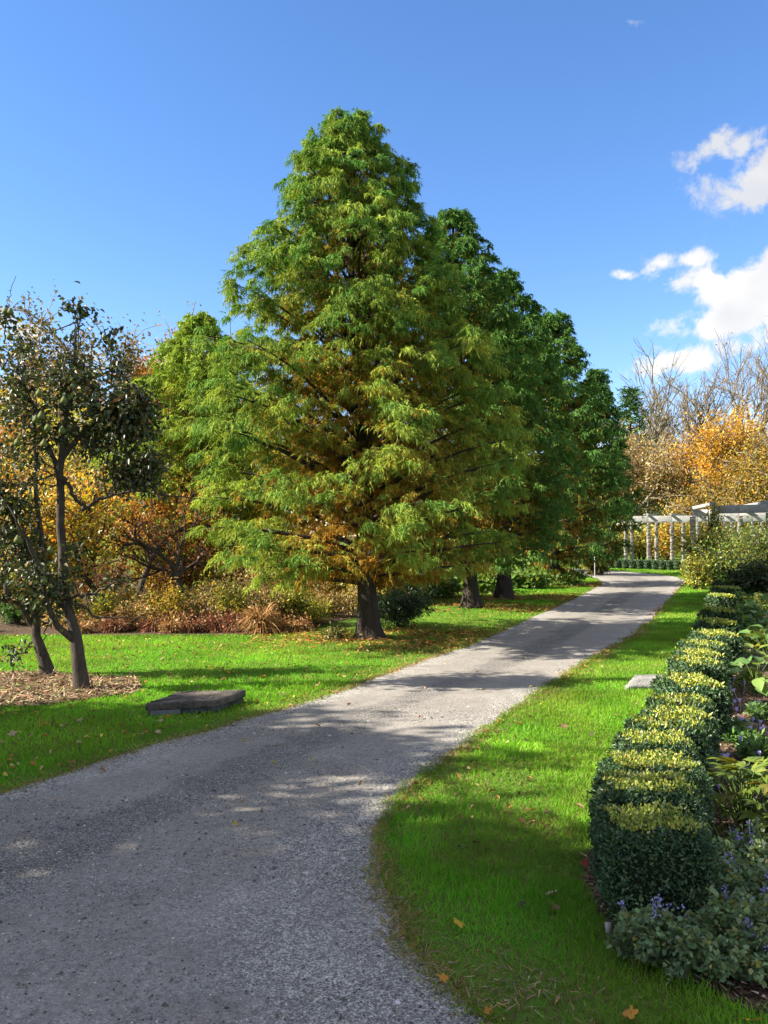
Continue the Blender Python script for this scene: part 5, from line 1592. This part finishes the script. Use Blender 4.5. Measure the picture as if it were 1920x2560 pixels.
FL = {c: maple_leaf(i, col) for i, (c, col) in enumerate([('yellow', (.55, .34, .04)), ('brown', (.20, .11, .07)), ('tan', (.42, .31, .19)), ('orange', (.48, .22, .04)), ('dark', (.07, .05, .04)), ('red', (.35, .08, .06))])}
for k, (px, py, c, s, lab) in enumerate([
        (1147, 2308, 'yellow', .85, 'bright yellow leaf curled on the grass near the drive edge'), (1370, 2030, 'brown', .9, 'brown maple leaf standing in the grass beside the nearest cubes'),
        (1385, 2265, 'brown', .8, 'brown curled leaf in the grass beside the mulch edge'), (1378, 2232, 'tan', .8, 'pale narrow leaf in the grass just behind the brown curled one'),
        (1303, 2032, 'tan', .5, 'small tan leaf in the grass to the side of the brown maple leaf'), (1086, 2305, 'tan', .4, 'tiny tan leaf next to the bright yellow one'),
        (1107, 2445, 'orange', .6, 'orange-brown leaf on the drive edge at the worn grass'), (1222, 2525, 'orange', .6, 'small orange leaf on the worn grass corner'),
        (1575, 2535, 'orange', .9, 'orange-brown leaf in the long grass below the catmint'), (1880, 2550, 'yellow', .9, 'yellow-brown leaf in the grass at the lower picture corner'),
        (1465, 2160, 'red', .8, 'red leaf on the mulch beside the nearest box cube'), (1410, 1815, 'brown', .9, 'brown leaf in the shaded grass halfway along the strip'),
        (1480, 1835, 'dark', .6, 'dark leaf in the shaded grass beside the sixth box cube'), (1190, 2105, 'dark', .6, 'dark leaf in the grass by the drive'), (1150, 2118, 'dark', .5, 'small dark leaf in the grass by the drive'),
        (1232, 1935, 'dark', .5, 'dark leaf in the grass up the strip from the brown maple leaf'), (1305, 2260, 'dark', .6, 'dark leaf in the grass in front of the mulch edge'), (997, 2533, 'tan', .35, 'pale leaf on the gravel near the lower picture edge'),
        (1540, 1725, 'tan', .8, 'tan leaf in the grass in front of the pale slab'), (1500, 1705, 'dark', .7, 'dark leaf in the grass beside the pale slab'), (1525, 1632, 'orange', 1., 'orange leaf in the sunny grass beyond the pale slab'),
        (582, 1810, 'tan', 1., 'tan leaf on the gravel edge beside the dark slab'), (690, 1860, 'tan', .8, 'tan leaf on the open gravel of the drive'), (400, 1802, 'tan', 1., 'tan leaf in the grass before the dark slab'),
        (120, 1835, 'tan', 1., 'tan leaf in the grass by the drive at the picture edge'), (395, 1830, 'tan', .8, 'tan leaf in the grass near the drive, below the dark slab'), (200, 1800, 'tan', .9, 'pale leaf in the grass between mulch and drive'),
        (30, 1835, 'tan', 1.2, 'large pale leaf in the grass at the picture edge'), (655, 1690, 'orange', 1., 'orange leaf in the lawn beyond the dark slab'), (450, 1620, 'orange', 1.2, 'orange leaf far across the orchard lawn'),
        (570, 1680, 'orange', 1., 'orange leaf in the lawn behind the dark slab'), (560, 1735, 'yellow', .8, 'yellow leaf lying on the lawn beside the dark slab')]):
    p = G(px, py, .03 if c != 'tan' else .02)
    o = link('fallen_leaf', FL[c], None, p, k * 1.7, s * .72)
    o.rotation_euler = (.5 * math.sin(k * 3.), .5 * math.cos(k * 5.), k * 1.7)
    tag(o, lab, 'leaf', 'fallen leaves on lawn and drive')
# countless small ones
rng = np.random.default_rng(99)
n = 3600
P = np.stack([rng.uniform(-7, 5, n), rng.uniform(4.5, 14, n), rng.uniform(.02, .045, n)], 1)
P = P[(~in_poly(P, BEDPOLY)) & (~in_poly(P, LB)) & ((~in_poly(P, ROADPOLY)) | (rng.uniform(size=len(P)) < .06)) & ((P[:, 0] < 1.) | (rng.uniform(size=len(P)) < .15))]
n = len(P)
V, F = leaves6(P, unit(rng.normal(size=(n, 3)) * np.array([1, 1, .3])), unit(rng.normal(size=(n, 3)) * .4 + np.array([0, 0, 1.])), rng.uniform(.025, .06, n), rng.uniform(.015, .03, n), .3, .3)
tag(Acc().add(V, F, palette(rng, n, [((.42, .30, .15), 4), ((.40, .20, .05), 3), ((.22, .12, .06), 3), ((.45, .34, .06), 2)])).obj('small_leaves', M_DRY), kind='stuff')
# plant label beside the nearest cube
p = G(1520, 2325, .05)
root = thing('plant_label', 'small blank white plant tag in the mulch by the nearest box cube', 'plant tag', (p[0], p[1], 0), .3)
box_acc(Acc(), (0, 0, .025), (.0015, .0015, .035)).obj('stake', M_WHITE, root)
t = box_acc(Acc(), (0, 0, 0), (.014, .0012, .02)).obj('plate', M_WHITE, root, (0, -.003, .06)); t.rotation_euler = (-.5, .2, 0)
